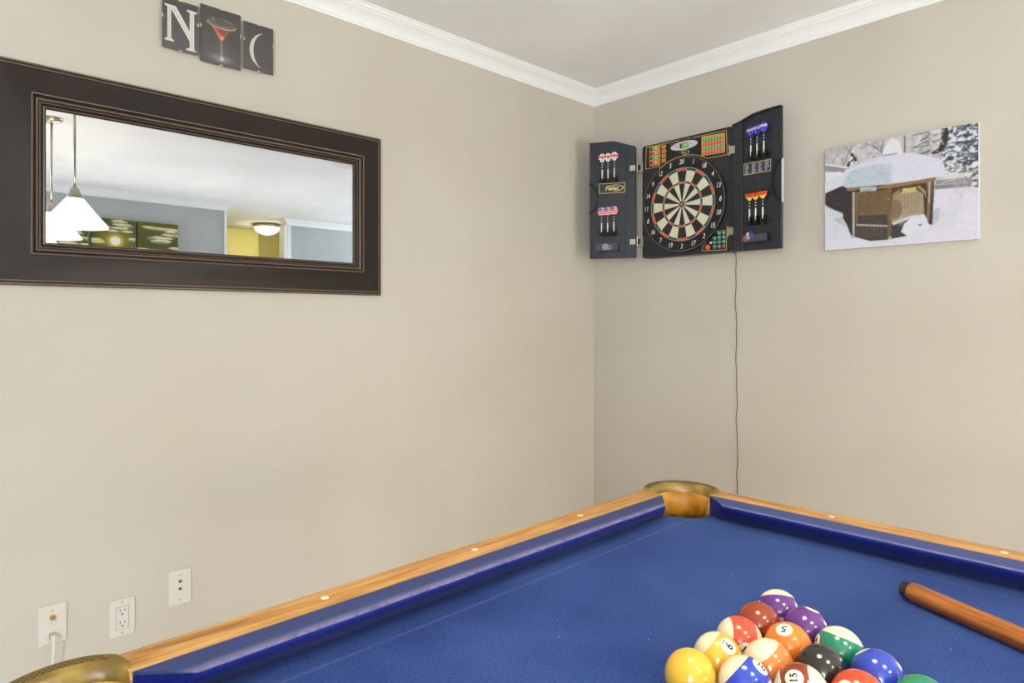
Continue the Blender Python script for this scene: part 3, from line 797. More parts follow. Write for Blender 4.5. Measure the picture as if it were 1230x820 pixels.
# ------------------------------------------------------------------ snowy canvas on the right wall
PIC = {
    'house': [(0.004,0.856),(0.152,0.793),(0.145,0.731),(0.004,0.791)],
    'houseroof': [(-0.004,0.866),(0.078,0.833),(0.166,0.795),(0.166,0.781),(0.004,0.848)],
    'yard': [(0.004,0.781),(0.131,0.753),(0.145,0.709),(0.004,0.659)],
    'bigtree': [(0.798,1.003),(0.91,1.008),(1.008,1.012),(1.008,0.497),(0.815,0.595),(0.798,0.726),(0.771,0.759),(0.815,0.848)],
    'bigtree2': [(0.931,0.619),(1.008,0.648),(1.008,0.435),(0.95,0.446)],
    'trunk': [(0.787,1.015),(0.827,1.017),(0.823,0.876),(0.804,0.826),(0.787,0.798),(0.749,0.783),(0.71,0.793),(0.771,0.834),(0.785,0.903)],
    'fence1': [(0.804,0.595),(0.956,0.581),(0.956,0.546),(0.806,0.552)],
    'fence2': [(0.754,0.551),(0.956,0.536),(0.956,0.494),(0.749,0.513)],
    'fence3': [(0.743,0.506),(0.962,0.489),(0.962,0.456),(0.749,0.47)],
    'ground': [(0.004,0.333),(0.078,0.288),(0.198,0.121),(0.276,0.091),(0.32,0.058),(0.472,0.056),(0.568,0.083),(0.699,0.14),(0.737,0.29),(0.749,0.47),(0.962,0.458),(1.013,0.435),(1.013,-0.004),(-0.017,-0.018)],
    'darkleft': [(0.004,0.567),(0.126,0.618),(0.211,0.576),(0.211,0.101),(0.192,0.13),(0.166,0.223),(0.131,0.316),(0.051,0.384),(0.004,0.455)],
    'moundA': [(-0.01,0.458),(0.051,0.406),(0.131,0.351),(0.139,0.316),(0.078,0.303),(-0.01,0.296)],
    'moundB': [(-0.01,0.318),(0.091,0.271),(0.166,0.196),(0.2,0.103),(-0.01,0.074)],
    'roof': [(-0.01,0.669),(0.118,0.719),(0.171,0.781),(0.276,0.819),(0.4,0.848),(0.45,0.855),(0.568,0.84),(0.682,0.796),(0.771,0.743),(0.792,0.709),(0.81,0.628),(0.804,0.578),(0.749,0.58),(0.636,0.572),(0.461,0.571),(0.166,0.593),(0.126,0.618),(0.078,0.6),(-0.01,0.565)],
    'roofshade': [(0.13,0.647),(0.175,0.744),(0.276,0.77),(0.4,0.772),(0.472,0.762),(0.472,0.573),(0.166,0.598),(0.13,0.62)],
    'beam': [(0.152,0.6),(0.461,0.573),(0.749,0.58),(0.754,0.549),(0.636,0.541),(0.461,0.534),(0.166,0.561)],
    'screenback': [(0.211,0.556),(0.461,0.537),(0.682,0.543),(0.737,0.563),(0.737,0.386),(0.705,0.165),(0.472,0.088),(0.326,0.061),(0.211,0.111)],
    'screenL': [(0.244,0.53),(0.448,0.522),(0.448,0.291),(0.244,0.309)],
    'benchL': [(0.244,0.311),(0.448,0.289),(0.448,0.206),(0.236,0.237)],
    'screenR': [(0.472,0.393),(0.491,0.467),(0.533,0.489),(0.636,0.49),(0.676,0.442),(0.682,0.248),(0.472,0.202)],
    'postC': [(0.444,0.561),(0.472,0.561),(0.472,0.105),(0.444,0.062)],
    'postL': [(0.204,0.559),(0.219,0.557),(0.219,0.106),(0.204,0.108)],
    'postM': [(0.221,0.542),(0.244,0.537),(0.238,0.23),(0.225,0.23)],
    'postR': [(0.691,0.551),(0.737,0.565),(0.731,0.419),(0.714,0.162),(0.695,0.229),(0.705,0.438)],
    'postRdark': [(0.735,0.558),(0.743,0.561),(0.731,0.16),(0.709,0.165),(0.722,0.357)],
    'braceR': [(0.634,0.519),(0.651,0.524),(0.691,0.467),(0.695,0.392),(0.682,0.443)],
    'braceL': [(0.476,0.425),(0.48,0.476),(0.52,0.511),(0.539,0.511),(0.497,0.464)],
    'rail': [(0.23,0.232),(0.45,0.191),(0.45,0.174),(0.23,0.215)],
    'railR': [(0.472,0.207),(0.59,0.255),(0.636,0.261),(0.636,0.249),(0.486,0.185)],
    'wallL': [(0.227,0.215),(0.45,0.174),(0.45,0.055),(0.326,0.056),(0.227,0.104)],
    'wallR': [(0.472,0.185),(0.59,0.243),(0.539,0.116),(0.573,0.076),(0.472,0.061)],
    'mound': [(0.533,0.116),(0.556,0.194),(0.613,0.254),(0.682,0.258),(0.699,0.212),(0.714,0.131),(0.659,0.096),(0.573,0.079)],
    'signA': [(0.257,0.576),(0.37,0.568),(0.37,0.526),(0.257,0.537)],
    'signB': [(0.545,0.516),(0.634,0.514),(0.625,0.468),(0.539,0.472)],
    'shade': [(0.741,0.29),(0.777,0.308),(0.77,0.19),(0.718,0.139)],
    'cap': [(0.41,0.85),(0.417,0.897),(0.43,0.938),(0.45,0.981),(0.48,0.998),(0.509,0.978),(0.528,0.932),(0.547,0.84),(0.486,0.847)],
}

def snow_picture():
    P = Paint(264, 209, 1.265, (206, 202, 207))
    u, v = P.u, P.v
    n = vnoise(u * 1.2, v, 26, 3, 4); P.put(np.clip((n - .45) * 4, 0, 1), (152, 148, 154), .55)
    n = vnoise(u * 1.2, v, 7, 9, 3); P.put(np.clip((n - .4) * 3, 0, 1), (176, 172, 178), .6)
    r = np.random.default_rng(5)
    for k in range(150):        # bare twigs
        x, y = r.uniform(0, .78), r.uniform(.62, 1.0); a = r.normal(PI / 2, .7); L = r.uniform(.05, .2)
        P.line((x, y), (x + L * math.cos(a) / 1.265, y + L * math.sin(a)), .004, (122, 116, 120), r.uniform(.25, .7))
    for x, y, x2, y2 in ((.13, .80, .2, 1.0), (.2, .9, .14, 1.02), (.34, .98, .42, .86), (.38, .92, .3, .99), (.42, 1.0, .4, .9)): P.line((x, y), (x2, y2), .008, (110, 104, 106), .8)
    P.line((.558, 1.0), (.558, .84), .011, (88, 84, 88), .9)
    g = lambda k, c, a=1.0: P.poly(PIC[k], c, a)
    g('house', (146, 138, 158)); g('houseroof', (226, 226, 232)); P.ell((.10, .745), .03, .025, (180, 182, 194)); P.ell((.16, .75), .02, .02, (188, 190, 200))
    g('yard', (222, 222, 230))
    # small snow-laden conifer
    for k in range(70):
        y = r.uniform(.775, .945); wdt = (.95 - y) * .30; x = .206 + r.uniform(-wdt, wdt)
        P.ell((x, y), r.uniform(.006, .016), r.uniform(.006, .013), (48, 48, 52) if r.random() < .5 else (226, 226, 232))
    # big snowy tree at the right
    m = np.maximum(P.mask(PIC['bigtree']), P.mask(PIC['bigtree2'])); P.put(m, (78, 86, 100))
    for k in range(620):
        x, y = r.uniform(.70, 1.0), r.uniform(.46, 1.0)
        i, j = min(int(y * 208), 208), min(int(x * 263), 263)
        if m[j if False else i, j] < .5: continue
        c = (222, 226, 234) if r.random() < .62 else ((58, 66, 80) if r.random() < .7 else (150, 150, 140))
        P.ell((x, y), r.uniform(.006, .026), r.uniform(.005, .016), c, .9)
    g('trunk', (60, 54, 54))
    for k in range(16):
        x, y = r.uniform(.70, .80), r.uniform(.74, 1.0); P.line((x, y), (x - r.uniform(.03, .13), y - r.uniform(0, .07)), .007, (66, 62, 66), .8)
    for k in range(60):
        P.ell((r.uniform(.71, .80), r.uniform(.72, 1.0)), .012, .008, (214, 216, 224), .55)
    g('ground', (213, 211, 225))
    n = vnoise(u, v, 5, 21, 2); P.put(np.clip((n - .5) * 3, 0, 1) * P.mask(PIC['ground']), (200, 202, 216), .6)
    g('fence1', (206, 202, 204)); g('fence2', (140, 138, 150)); g('fence3', (128, 126, 140))
    for k in range(3): P.line((.79, .52 - .004 * k + .03 * k), (.965, .57 - .004 * k + .03 * k), .006, (226, 224, 226), .9)
    for k in range(14):
        x = r.uniform(.84, .99); P.line((x, r.uniform(.36, .44)), (x + r.uniform(-.07, .05), r.uniform(.48, .72)), .004, (196, 186, 164), .7)
    g('shade', (168, 178, 194), .7)
    g('darkleft', (60, 52, 54)); g('moundA', (202, 210, 222)); g('moundB', (204, 209, 224))
    g('screenback', (66, 56, 50)); g('screenL', (118, 95, 62)); g('benchL', (74, 66, 68)); g('screenR', (166, 148, 120))
    for k in range(14):     # wire grid of the screens
        x = .2 + .02 * k; P.line((x, .36), (x, .56), .003, (84, 66, 46), .7)
    for k in range(10):
        x = .455 + .021 * k; P.line((x, .28), (x, .62), .003, (110, 92, 72), .7)
    for k in range(12):
        y = .34 + .022 * k; P.line((.2, y), (.40, y + .01), .003, (84, 66, 46), .6); P.line((.44, y - .03), (.66, y + .03), .003, (110, 92, 72), .6)
    P.poly(PIC['benchL'], (74, 66, 68), .9); P.ell((.5, .33), .05, .09, (120, 96, 70), .7)
    g('wallL', (74, 66, 64)); g('wallR', (66, 62, 64))
    for k in range(9): P.line((.205 + .025 * k, .10), (.205 + .025 * k, .235), .008, (112, 94, 78), .8)
    g('rail', (176, 164, 156)); g('railR', (206, 204, 208))
    g('postM', (134, 98, 60)); g('postL', (172, 178, 178)); g('postC', (118, 90, 58)); g('postR', (140, 108, 70)); g('postRdark', (58, 54, 66))
    P.line((.714, .54), (.709, .36), .009, (200, 196, 190), .9)
    g('braceR', (176, 138, 88)); g('braceL', (166, 128, 80)); g('beam', (150, 112, 72))
    P.line((.165, .545), (.43, .578), .012, (54, 46, 44)); P.line((.43, .578), (.73, .66), .010, (54, 46, 44))
    g('signA', (166, 188, 192)); g('signB', (210, 186, 96)); P.line((.25, .532), (.33, .544), .010, (120, 150, 160), .8); P.line((.53, .54), (.6, .56), .008, (150, 120, 60), .8)
    g('mound', (212, 216, 230)); P.ell((.535, .215), .035, .06, (176, 190, 206), .6, soft=.8); P.ell((.655, .165), .012, .006, (60, 58, 66))
    g('roof', (211, 212, 230)); g('roofshade', (182, 196, 212), .8)
    n = vnoise(u, v, 34, 31, 2); P.put(np.clip((n - .5) * 4, 0, 1) * P.mask(PIC['roofshade']), (164, 184, 200), .6)
    g('cap', (222, 221, 230)); P.line((.413, .848), (.509, .848), .006, (80, 72, 74), .9)
    a = P.a                                   # a little print softness, grain and falling snow
    a = (2 * a + np.roll(a, 1, 0) + np.roll(a, -1, 0) + np.roll(a, 1, 1) + np.roll(a, -1, 1)) / 6
    a = a * (1 + .05 * (vnoise(u * 1.27, v, 40, 77, 2) - .5))[..., None]
    g_ = a.mean(-1, keepdims=True); P.a = np.clip((g_ + (a - g_) * .88) * .965, 0, 1)
    for k in range(60): P.ell((r.uniform(.03, .66), r.uniform(.15, .55)), .0035, .0035, (206, 206, 212), .55)
    return P
cx0, cz0, cw, ch = 1.236, 1.479, .525, .413
can = empty('snow_canvas', 'frameless canvas photo of a snow-covered wooden gazebo beside snowy trees', 'picture', (cx0, .0008, cz0))
bm = NB(); box(bm, 0, cw, -.0215, 0, 0, ch); obj('canvas', bm, M_canvas, can, bevel=.002)
print_sheet('photo_print', snow_picture(), cw - .003, ch - .003, M_print, can, lambda x, z: (x + .0015, -.0219, z + .0015))

# ------------------------------------------------------------------ wall plates
M_scr = mat('painted_screw', rgb(176, 170, 160), .4)
M_seam = mat('plate_seam', rgb(168, 162, 154), .5)
def plate(name, label, y, z):
    t = empty(name, label, 'wall plate', (-.0006, y, z))
    bm = NB(); prism(bm, [(-.0352, -.0573), (.0352, -.0573), (.0352, .0573), (-.0352, .0573)], YZ, 0, .0055); obj('plate', bm, M_plate, t, bevel=.0022)
    return t
def screw(t, z):
    bm = NB(); lathe(bm, [(.0032, .0050), (.0032, .0060), (.002, .0066)], (0, 0, z), 14, axis='x'); obj('screw', bm, M_scr, t)
pl = plate('coax_plate', 'white wall plate with brass coax jack and white cable plugged in', -2.460, .308)
screw(pl, .040)
bm = NB(); lathe(bm, [(.0075, .005), (.0075, .008), (.0055, .008), (.0055, .017), (.0022, .017), (.0022, .014)], (0, 0, .021), 20, axis='x'); obj('coax_jack', bm, M_brass, pl, autosm=.5)
bm = NB(); box(bm, .005, .0062, -.0075, .0075, -.0085, .0065); obj('blank_insert', bm, M_plate, pl, bevel=.0005)
bm = NB(); box(bm, .0052, .0068, -.008, .008, -.039, -.024); obj('socket', bm, M_seam, pl)
cab = empty('network_cable', 'white cable plugged into the leftmost wall plate, hanging down the wall', 'cable', (0.006, -2.460, .2755))
M_cord = mat('white_cable', rgb(226, 220, 206), 0.4)
bm = NB(); box(bm, .0006, .022, -.0065, .0065, -.006, .007); obj('plug', bm, M_plate, cab, bevel=.0015)
pts = []
for i in range(33):
    t = i / 32
    pts.append((.020 + .018 * math.sin(min(t * 4, 1) * PI / 2) - .030 * t, -.001 + .006 * math.sin(t * 2) - .06 * t ** 1.7, -.002 - .268 * t ** 1.15))
bm = NB(); tube(bm, pts, .0028, 10); obj('cord', bm, M_cord, cab, smooth=True)

pl = plate('power_outlet', 'white double power outlet plate, middle of the three wall plates', -2.281, .272)
screw(pl, .047); screw(pl, -.047)
bm = NB(); box(bm, .0053, .0072, -.0168, .0168, -.0335, .0335); o = obj('receptacle', bm, M_plate, pl, bevel=.0012)
bm = NB()
for zc in (.019, -.0175):
    box(bm, .0071, .0075, -.0075, -.0055, zc - .0005, zc + .0085); box(bm, .0071, .0075, .0055, .0075, zc + .0005, zc + .0080)
    lathe(bm, [(.0026, .0071), (.0026, .0075)], (0, 0, zc - .0075), 12, axis='x')
obj('slots', bm, M_hole, o)
bm = NB(); prism(bm, [(-.0182, -.035), (.0182, -.035), (.0182, .035), (-.0182, .035)], YZ, .0052, .0057); obj('seam', bm, M_seam, pl)

pl = plate('phone_jack_plate', 'white wall plate with two small dark jacks, nearest the pool table rail', -2.1145, .3195)
screw(pl, .041); screw(pl, -.041)
for zc in (.020, -.004):
    bm = NB(); lathe(bm, [(.0052, .005), (.0050, .0085), (.0036, .0088)], (0, 0, zc), 18, axis='x'); o = obj('jack', bm, M_nickel, pl, autosm=.5)
    bm = NB(); box(bm, .0085, .0092, -.0034, .0034, zc - .0030, zc + .0030); obj('jack_opening', bm, M_hole, o)

# ------------------------------------------------------------------ pendant lamps over the table (seen in the mirror)
def pendant(x, y, label):
    t = empty('pendant_lamp', label, 'pendant lamp', (x, y, 1.705), group='three pendant lamps over the pool table')
    hh = H - 1.705
    bm = NB(); lathe(bm, [(.006, hh - .03), (.045, hh - .022), (.062, hh - .006), (.062, hh - .0005)], (0, 0, 0), 28); obj('canopy', bm, M_nickel, t, smooth=True)
    bm = NB(); lathe(bm, [(.0065, .215), (.0065, hh - .028)], (0, 0, 0), 12); obj('rod', bm, M_nickel, t, smooth=True)
    bm = NB(); lathe(bm, [(.034, .142), (.038, .150), (.036, .165), (.024, .185), (.022, .200), (.012, .208), (.008, .218)], (0, 0, 0), 28); obj('socket_cap', bm, M_nickel, t, smooth=True)
    bm = NB(); n = 72; prof = [(.032, .150), (.042, .146), (.100, .070), (.150, .010), (.1565, .003), (.157, -.004), (.152, .000), (.145, .008), (.098, .064), (.040, .140)]
    lathe(bm, prof, (0, 0, 0), n, cap=False); obj('shade', bm, M_shade, t, smooth=True)
    bm = NB(); bmesh.ops.create_uvsphere(bm, u_segments=20, v_segments=12, radius=.024, matrix=Matrix.Translation((0, 0, .052))); obj('bulb', bm, M_bulb, t, smooth=True)
    return t
pendant(1.915, -2.090, 'white cone pendant lamp over pool table, largest of three in the mirror')
pendant(2.571, -2.101, 'white cone pendant lamp seen in the mirror, middle of the three')
pendant(3.273, -2.103, 'white cone pendant lamp seen lowest in the mirror corner')

# flush lamp in the hallway
fl = empty('flush_ceiling_lamp', 'bowl-shaped flush ceiling lamp with lit white glass in yellow hallway', 'ceiling lamp', (6.06, .70, H))
bm = NB(); lathe(bm, [(.10, -.0005), (.165, -.006), (.178, -.022), (.168, -.040), (.15, -.046)], (0, 0, 0), 36); obj('pan', bm, M_nickel, fl, smooth=True)
M_bowl = mat('lit_bowl_glass', rgb(250, 246, 236), 0.3, emit=rgb(255, 240, 210), estr=42.0)
bm = NB(); lathe(bm, [(.157, -.041), (.150, -.060), (.125, -.092), (.080, -.118), (.030, -.131), (.001, -.133)], (0, 0, 0), 36); obj('bowl', bm, M_bowl, fl, smooth=True)
bm = NB(); lathe(bm, [(.012, -.131), (.016, -.137), (.009, -.146), (.011, -.152), (.001, -.164)], (0, 0, 0), 16); obj('finial', bm, M_nickel, fl, smooth=True)

# cloud triptych on the opposite wall
def cloud_panel(seed, sun=None):
    P = Paint(90, 220, .40, (104, 104, 44)); u, v = P.u, P.v
    P.put(np.clip(1 - v, 0, 1), (86, 92, 48), .5); P.put(np.clip((vnoise(u, v, 5, seed) - .4) * 2, 0, 1), (70, 82, 54), .6)
    if sun:
        P.ell(sun, .19, .20, (196, 168, 62), .9, soft=1.0); P.ell(sun, .09, .10, (246, 226, 140), 1, soft=.7); P.ell(sun, .045, .05, (250, 248, 240))
    r = np.random.default_rng(seed)
    for k in range(34):
        x, y = r.uniform(-.1, 1.1), r.uniform(.02, .97)
        if sun and abs(y - sun[1]) < .10 and abs(x - sun[0]) < .5 and r.random() < .8: continue
        L = r.uniform(.06, .26)
        for q in range(9):
            P.ell((x + r.uniform(-1, 1) * L, y + r.uniform(-.010, .012)), r.uniform(.02, .07), r.uniform(.006, .014), (150, 152, 138), .8)
        for q in range(9):
            P.ell((x + r.uniform(-1, 1) * L, y + .008 + r.uniform(-.004, .012)), r.uniform(.02, .06), r.uniform(.005, .011), (236, 232, 204) if r.random() < .6 else (226, 212, 138), .9)
    return P
for k, (y0, seed, sun, lab) in enumerate(((-1.862, 41, None, 'olive cloud painting seen behind the lamps in the mirror'),
                                          (-1.468, 42, (.46, .74), 'olive cloud painting with glowing yellow sun seen in the mirror'),
                                          (-1.083, 43, None, 'olive cloud painting beside bare grey wall seen in the mirror'))):
    t = empty('cloud_painting', lab, 'painting', (XO + .0008, y0, 1.36), group='cloud paintings on the grey wall')
    bm = NB(); box(bm, -.034, 0, 0, .368, 0, .80); obj('canvas', bm, M_board, t, bevel=.002)
    print_sheet('painted_surface', cloud_panel(seed, sun), .368, .80, M_print, t, lambda x, z: (-.0345, .368 - x, z))
# ------------------------------------------------------------------ electronic dartboard cabinet
BX, BZ = .369, 1.500
FACE = -.062                      # front of the board housing
cabn = empty('dartboard_cabinet', 'black electronic dartboard cabinet with both doors open on the right wall', 'dartboard', (BX, 0, BZ))
CX, CZ = .2325, .244              # bull, local
def rrect(x0, x1, z0, z1, r, n=5):
    p = []
    for cx, cz, a in ((x1 - r, z1 - r, 0), (x0 + r, z1 - r, PI / 2), (x0 + r, z0 + r, PI), (x1 - r, z0 + r, 1.5 * PI)):
        p += [(cx + r * math.cos(a + PI / 2 * k / n), cz + r * math.sin(a + PI / 2 * k / n)) for k in range(n + 1)]
    return p
bm = NB(); prism(bm, rrect(0, .4835, .003, .563, .014), XZ, -.001, FACE)
body = obj('housing', bm, M_black, cabn, bevel=.004)
# raised edge of the housing front
bm = NB()
ro, ri = rrect(0, .4835, .003, .563, .014), rrect(.006, .4775, .009, .557, .010)
for d0, d1 in ((FACE, FACE - .004),):
    a = [bm.verts.new((x, d0, z)) for x, z in ro]; b = [bm.verts.new((x, d1, z)) for x, z in ro]; c = [bm.verts.new((x, d1, z)) for x, z in ri]; d = [bm.verts.new((x, d0, z)) for x, z in ri]
    n = len(ro)
    for i in range(n):
        j = (i + 1) % n
        bm.faces.new((a[i], a[j], b[j], b[i])); bm.faces.new((b[i], b[j], c[j], c[i])); bm.faces.new((c[i], c[j], d[j], d[i]))
obj('rim', bm, M_black, cabn)
# upper control panel follows the top of the board ring
def arcpts(r, a0, a1, n=20): return [(CX + r * math.cos(math.radians(a0 + (a1 - a0) * i / n)), CZ + r * math.sin(math.radians(a0 + (a1 - a0) * i / n))) for i in range(n + 1)]
panel = [(.019, .449), (.100, .449)] + [p for p in arcpts(.2335, 124, 58)] + [(.360, .441), (.461, .441), (.455, .551), (.024, .555)]
bm = NB(); prism(bm, panel, XZ, FACE, FACE - .003); pan = obj('display_panel', bm, M_blackhi, cabn)
def outline(bm, pts, w, y, mi=0, closed=True):
    n = len(pts); P = [Vector(p) for p in pts]
    L, R = [], []
    for i in range(n):
        a = P[i - 1] if (closed or i) else P[i]; b = P[(i + 1) % n] if (closed or i < n - 1) else P[i]
        d1 = (P[i] - a); d2 = (b - P[i]); d1 = d1.normalized() if d1.length > 1e-9 else d2.normalized(); d2 = d2.normalized() if d2.length > 1e-9 else d1
        m = Vector((-d1.y - d2.y, d1.x + d2.x)); m = m.normalized() / max(.5, abs(m.normalized().dot(Vector((-d1.y, d1.x)))))
        L.append(bm.verts.new((P[i].x + m.x * w / 2, y, P[i].y + m.y * w / 2))); R.append(bm.verts.new((P[i].x - m.x * w / 2, y, P[i].y - m.y * w / 2)))
    for i in range(n if closed else n - 1):
        j = (i + 1) % n; f = bm.faces.new((L[i], L[j], R[j], R[i])); f.material_index = mi
def flat(bm, pts, y, mi=0): quad(bm, [(x, y, z) for x, z in pts], mi)
def rect(bm, x0, x1, z0, z1, y, mi=0): flat(bm, [(x0, z0), (x1, z0), (x1, z1), (x0, z1)], y, mi)
def ring(bm, r0, r1, a0, a1, y, mi=0, n=8, c=(CX, CZ)):
    for i in range(n):
        t0, t1 = a0 + (a1 - a0) * i / n, a0 + (a1 - a0) * (i + 1) / n
        flat(bm, [(c[0] + r * math.cos(t), c[1] + r * math.sin(t)) for r, t in ((r0, t0), (r1, t0), (r1, t1), (r0, t1))], y, mi)
yp = FACE - .0033
bm = NB(); outline(bm, panel, .0022, yp); obj('gold_outline', bm, M_goldline, pan)
# score displays: amber frame, four rows
def display(name, x0, x1, z0, z1, slant, digits, n):
    bm = NB(); prism(bm, [(x0, z0), (x1, z0 - slant), (x1, z1 - slant), (x0, z1)], XZ, FACE - .003, FACE - .0045)
    d = obj(name, bm, [M_amber], pan)
    hgt = (z1 - z0) * .80; rh = hgt / 4; bm = NB(); mg = (z1 - z0) * .06
    w = x1 - x0
    for k in range(4):
        zt = z1 - (z1 - z0) * (.115 if n > 4 else .06) - k * (z1 - z0) * (.225 if n > 4 else .235)
        sl = lambda x: -slant * (x - x0) / w
        xa, xb = x0 + w * .06, x1 - w * .06; rh2 = (z1 - z0) * .175
        flat(bm, [(xa, zt - rh2 + sl(xa)), (xb, zt - rh2 + sl(xb)), (xb, zt + sl(xb)), (xa, zt + sl(xa))], FACE - .0047, 0 if k % 2 == 0 else 1)
        if n <= 4: flat(bm, [(xa, zt - rh2 + sl(xa)), (xa + w * .14, zt - rh2 + sl(xa + w * .14)), (xa + w * .14, zt + sl(xa + w * .14)), (xa, zt + sl(xa))], FACE - .0049, 3)
        for j in range(n):
            if n > 4:        # slanted slashes with a dot
                xc = xa + (xb - xa) * (j + .55) / n
                flat(bm, [(xc - .0030, zt - rh2 * .82 + sl(xc)), (xc - .0012, zt - rh2 * .82 + sl(xc)), (xc + .0036, zt - rh2 * .2 + sl(xc)), (xc + .0018, zt - rh2 * .2 + sl(xc))], FACE - .0050, 2)
                flat(bm, [(xc - .0036, zt - rh2 * .45 + sl(xc)), (xc - .0012, zt - rh2 * .45 + sl(xc)), (xc + .0006, zt - rh2 * .25 + sl(xc)), (xc - .0020, zt - rh2 * .25 + sl(xc))], FACE - .0050, 2)
        if n <= 4:
            add_text(bm, '189'[0:3] if False else '180', rh2 * 1.15, lambda x, y: (x0 + w * .58 + x, FACE - .0050, zt - rh2 / 2 + sl(x0 + w * .58) + y), mi=4, bold=.0002)
    obj('score_rows', bm, [M_dgreen, M_dred, M_white, M_ddark, M_cream], d)
display('score_display', .043, .105, .459, .5555, .004, True, 3)
display('cricket_display', .331, .449, .457, .5465, .005, True, 7)
bm = NB()
for k in range(4):
    z1 = .549 - k * .0225; prism(bm, [(.1135, z1 - .017), (.1375, z1 - .018), (.1375, z1 - .001), (.1135, z1)], XZ, FACE - .003, FACE - .0045)
sd = obj('score_tiles', bm, M_amber, pan)
bm = NB()
for k in range(4):
    z1 = .549 - k * .0225
    for a, b in ((.1165, .1215), (.1255, .1345)): rect(bm, a, b, z1 - .013, z1 - .006, FACE - .0047)
obj('tile_marks', bm, M_dred, sd)
# silver oval with lcd
bm = NB(); prism(bm, [(.238 + .073 * math.cos(t * PI / 24), .5245 + .0205 * math.sin(t * PI / 24)) for t in range(48)], XZ, FACE - .003, FACE - .006)
ov = obj('lcd_bezel', bm, M_silver, pan, bevel=.0008)
bm = NB(); rect(bm, .2165, .2635, .5115, .5355, FACE - .0063, 0); obj('lcd_back', bm, M_ddark, ov)
bm = NB(); rect(bm, .2255, .2625, .5125, .5345, FACE - .0065, 0); add_text(bm, '180', .019, lambda x, y: (.2445 + x, FACE - .0068, .5235 + y), mi=1, shear=.15, bold=.0002)
obj('lcd', bm, [M_lcd, M_cream], ov)
for x, z in ((.2005, .5235), (.2765, .5245)):
    bm = NB(); rect(bm, x - .004, x + .004, z - .0025, z + .0025, FACE - .0063); obj('oval_mark', bm, M_dred, ov)
M_ind = mat('red_indicator', rgb(220, 60, 60), .3)
for x, z in ((.166, .551), (.1665, .541), (.205, .550), (.265, .551), (.295, .5475), (.086, .5575), (.052, .556)):
    bm = NB(); lathe(bm, [(.0026, FACE - .003), (.0022, FACE - .0052)], (x, 0, z), 10, axis='y'); obj('indicator_lamp', bm, M_ind, pan)
bm = NB()
for x0, x1, z in ((.173, .200, .5515), (.212, .258, .5525), (.272, .290, .5525), (.300, .322, .5475), (.172, .195, .5435)): rect(bm, x0, x1, z - .0016, z + .0016, yp - .0002)
obj('panel_captions', bm, mat('faded_gold_print', rgb(120, 108, 70), .6), pan)
def swoosh(bm, cx, cz, s, y, mi=0):
    """crescent stroke sweeping round the right end of the wordmark"""
    def arc2(rx, rz, a0, a1, dx=0.0): return [(cx + (dx + rx * math.cos(math.radians(a0 + (a1 - a0) * i / 24))) * s, cz + rz * math.sin(math.radians(a0 + (a1 - a0) * i / 24)) * s) for i in range(25)]
    o, i_ = arc2(1.25, .42, 150, -92), arc2(1.16, .34, 150, -92, -.05)
    for a in range(24): flat(bm, [o[a], o[a + 1], i_[a + 1], i_[a]], y, mi)
bm = NB(); swoosh(bm, .236, .490, .026, yp - .0004); add_text(bm, 'Halex', .0115, lambda x, y: (.236 + x, yp - .0004, .490 + y), shear=.3, bold=.0003)
obj('brand_mark', bm, M_goldline, pan)

# round target: ring with numbers, segments
bm = NB(); lathe(bm, [(.2245, FACE), (.2245, FACE - .014), (.222, FACE - .0165), (.176, FACE - .0165), (.174, FACE - .012), (.001, FACE - .012)], (CX, 0, CZ), 96, axis='y', cap=False)
tgt = obj('target', bm, M_blackhi, cabn, autosm=.5)
yt = FACE - .0125
bm = NB(); lathe(bm, [(.2205, FACE - .0167), (.2220, FACE - .0167)], (CX, 0, CZ), 96, axis='y', cap=False); obj('ring_edge', bm, mat('ring_edge_line', rgb(130, 132, 150), .4), tgt)
bm = NB()
for k in range(20):
    a0, a1 = PI / 2 - (k - .5) * PI / 10, PI / 2 - (k + .5) * PI / 10
    e = k % 2
    g = .0012
    for r0, r1, mi in ((.0175, .098, 0 if e else 1), (.099, .1075, 3 if e else 2), (.1085, .1595, 0 if e else 1), (.1605, .1715, 3 if e else 2)):
        da = g / ((r0 + r1) / 2)
        ring(bm, r0, r1, a0 - da, a1 + da, yt, mi, 6)
ring(bm, .0085, .0155, 0, 2 * PI, yt - .0006, 3, 24); ring(bm, 0.0001, .0080, 0, 2 * PI, yt - .0012, 2, 20)
obj('segments', bm, [M_cream, M_seg, M_red, M_green], tgt)
bm = NB(); ring(bm, .0158, .0172, 0, 2 * PI, yt - .0010, 0, 24); ring(bm, .1600, .1605, 0, 2 * PI, yt - .0010, 0, 90); ring(bm, .1720, .1735, 0, 2 * PI, yt - .0010, 0, 90); ring(bm, .1078, .1084, 0, 2 * PI, yt - .0010, 0, 60); ring(bm, .0982, .0988, 0, 2 * PI, yt - .0010, 0, 60)
for k in range(20):
    a = PI / 2 - (k + .5) * PI / 10; c, s = math.cos(a), math.sin(a); w = .00055
    flat(bm, [(CX + r * c + q * -s * w, CZ + r * s + q * c * w) for r, q in ((.017, -1), (.173, -1), (.173, 1), (.017, 1))], yt - .0008)
obj('spider', bm, M_wire, tgt)
for k, nme in enumerate((20, 1, 18, 4, 13, 6, 10, 15, 2, 17, 3, 19, 7, 16, 8, 11, 14, 9, 12, 5)):
    a = PI / 2 - k * PI / 10; cx, cz = CX + .2005 * math.cos(a), CZ + .2005 * math.sin(a)
    # digits stand upright, drawn tall and slanted like the ring's figures
    bm = NB(); add_text(bm, str(nme), .030, lambda x, y: (cx + x * .82, FACE - .0170, cz + y * 1.08), shear=.22, bold=.0003)
    obj('ring_number', bm, M_white, tgt, fixn=False)
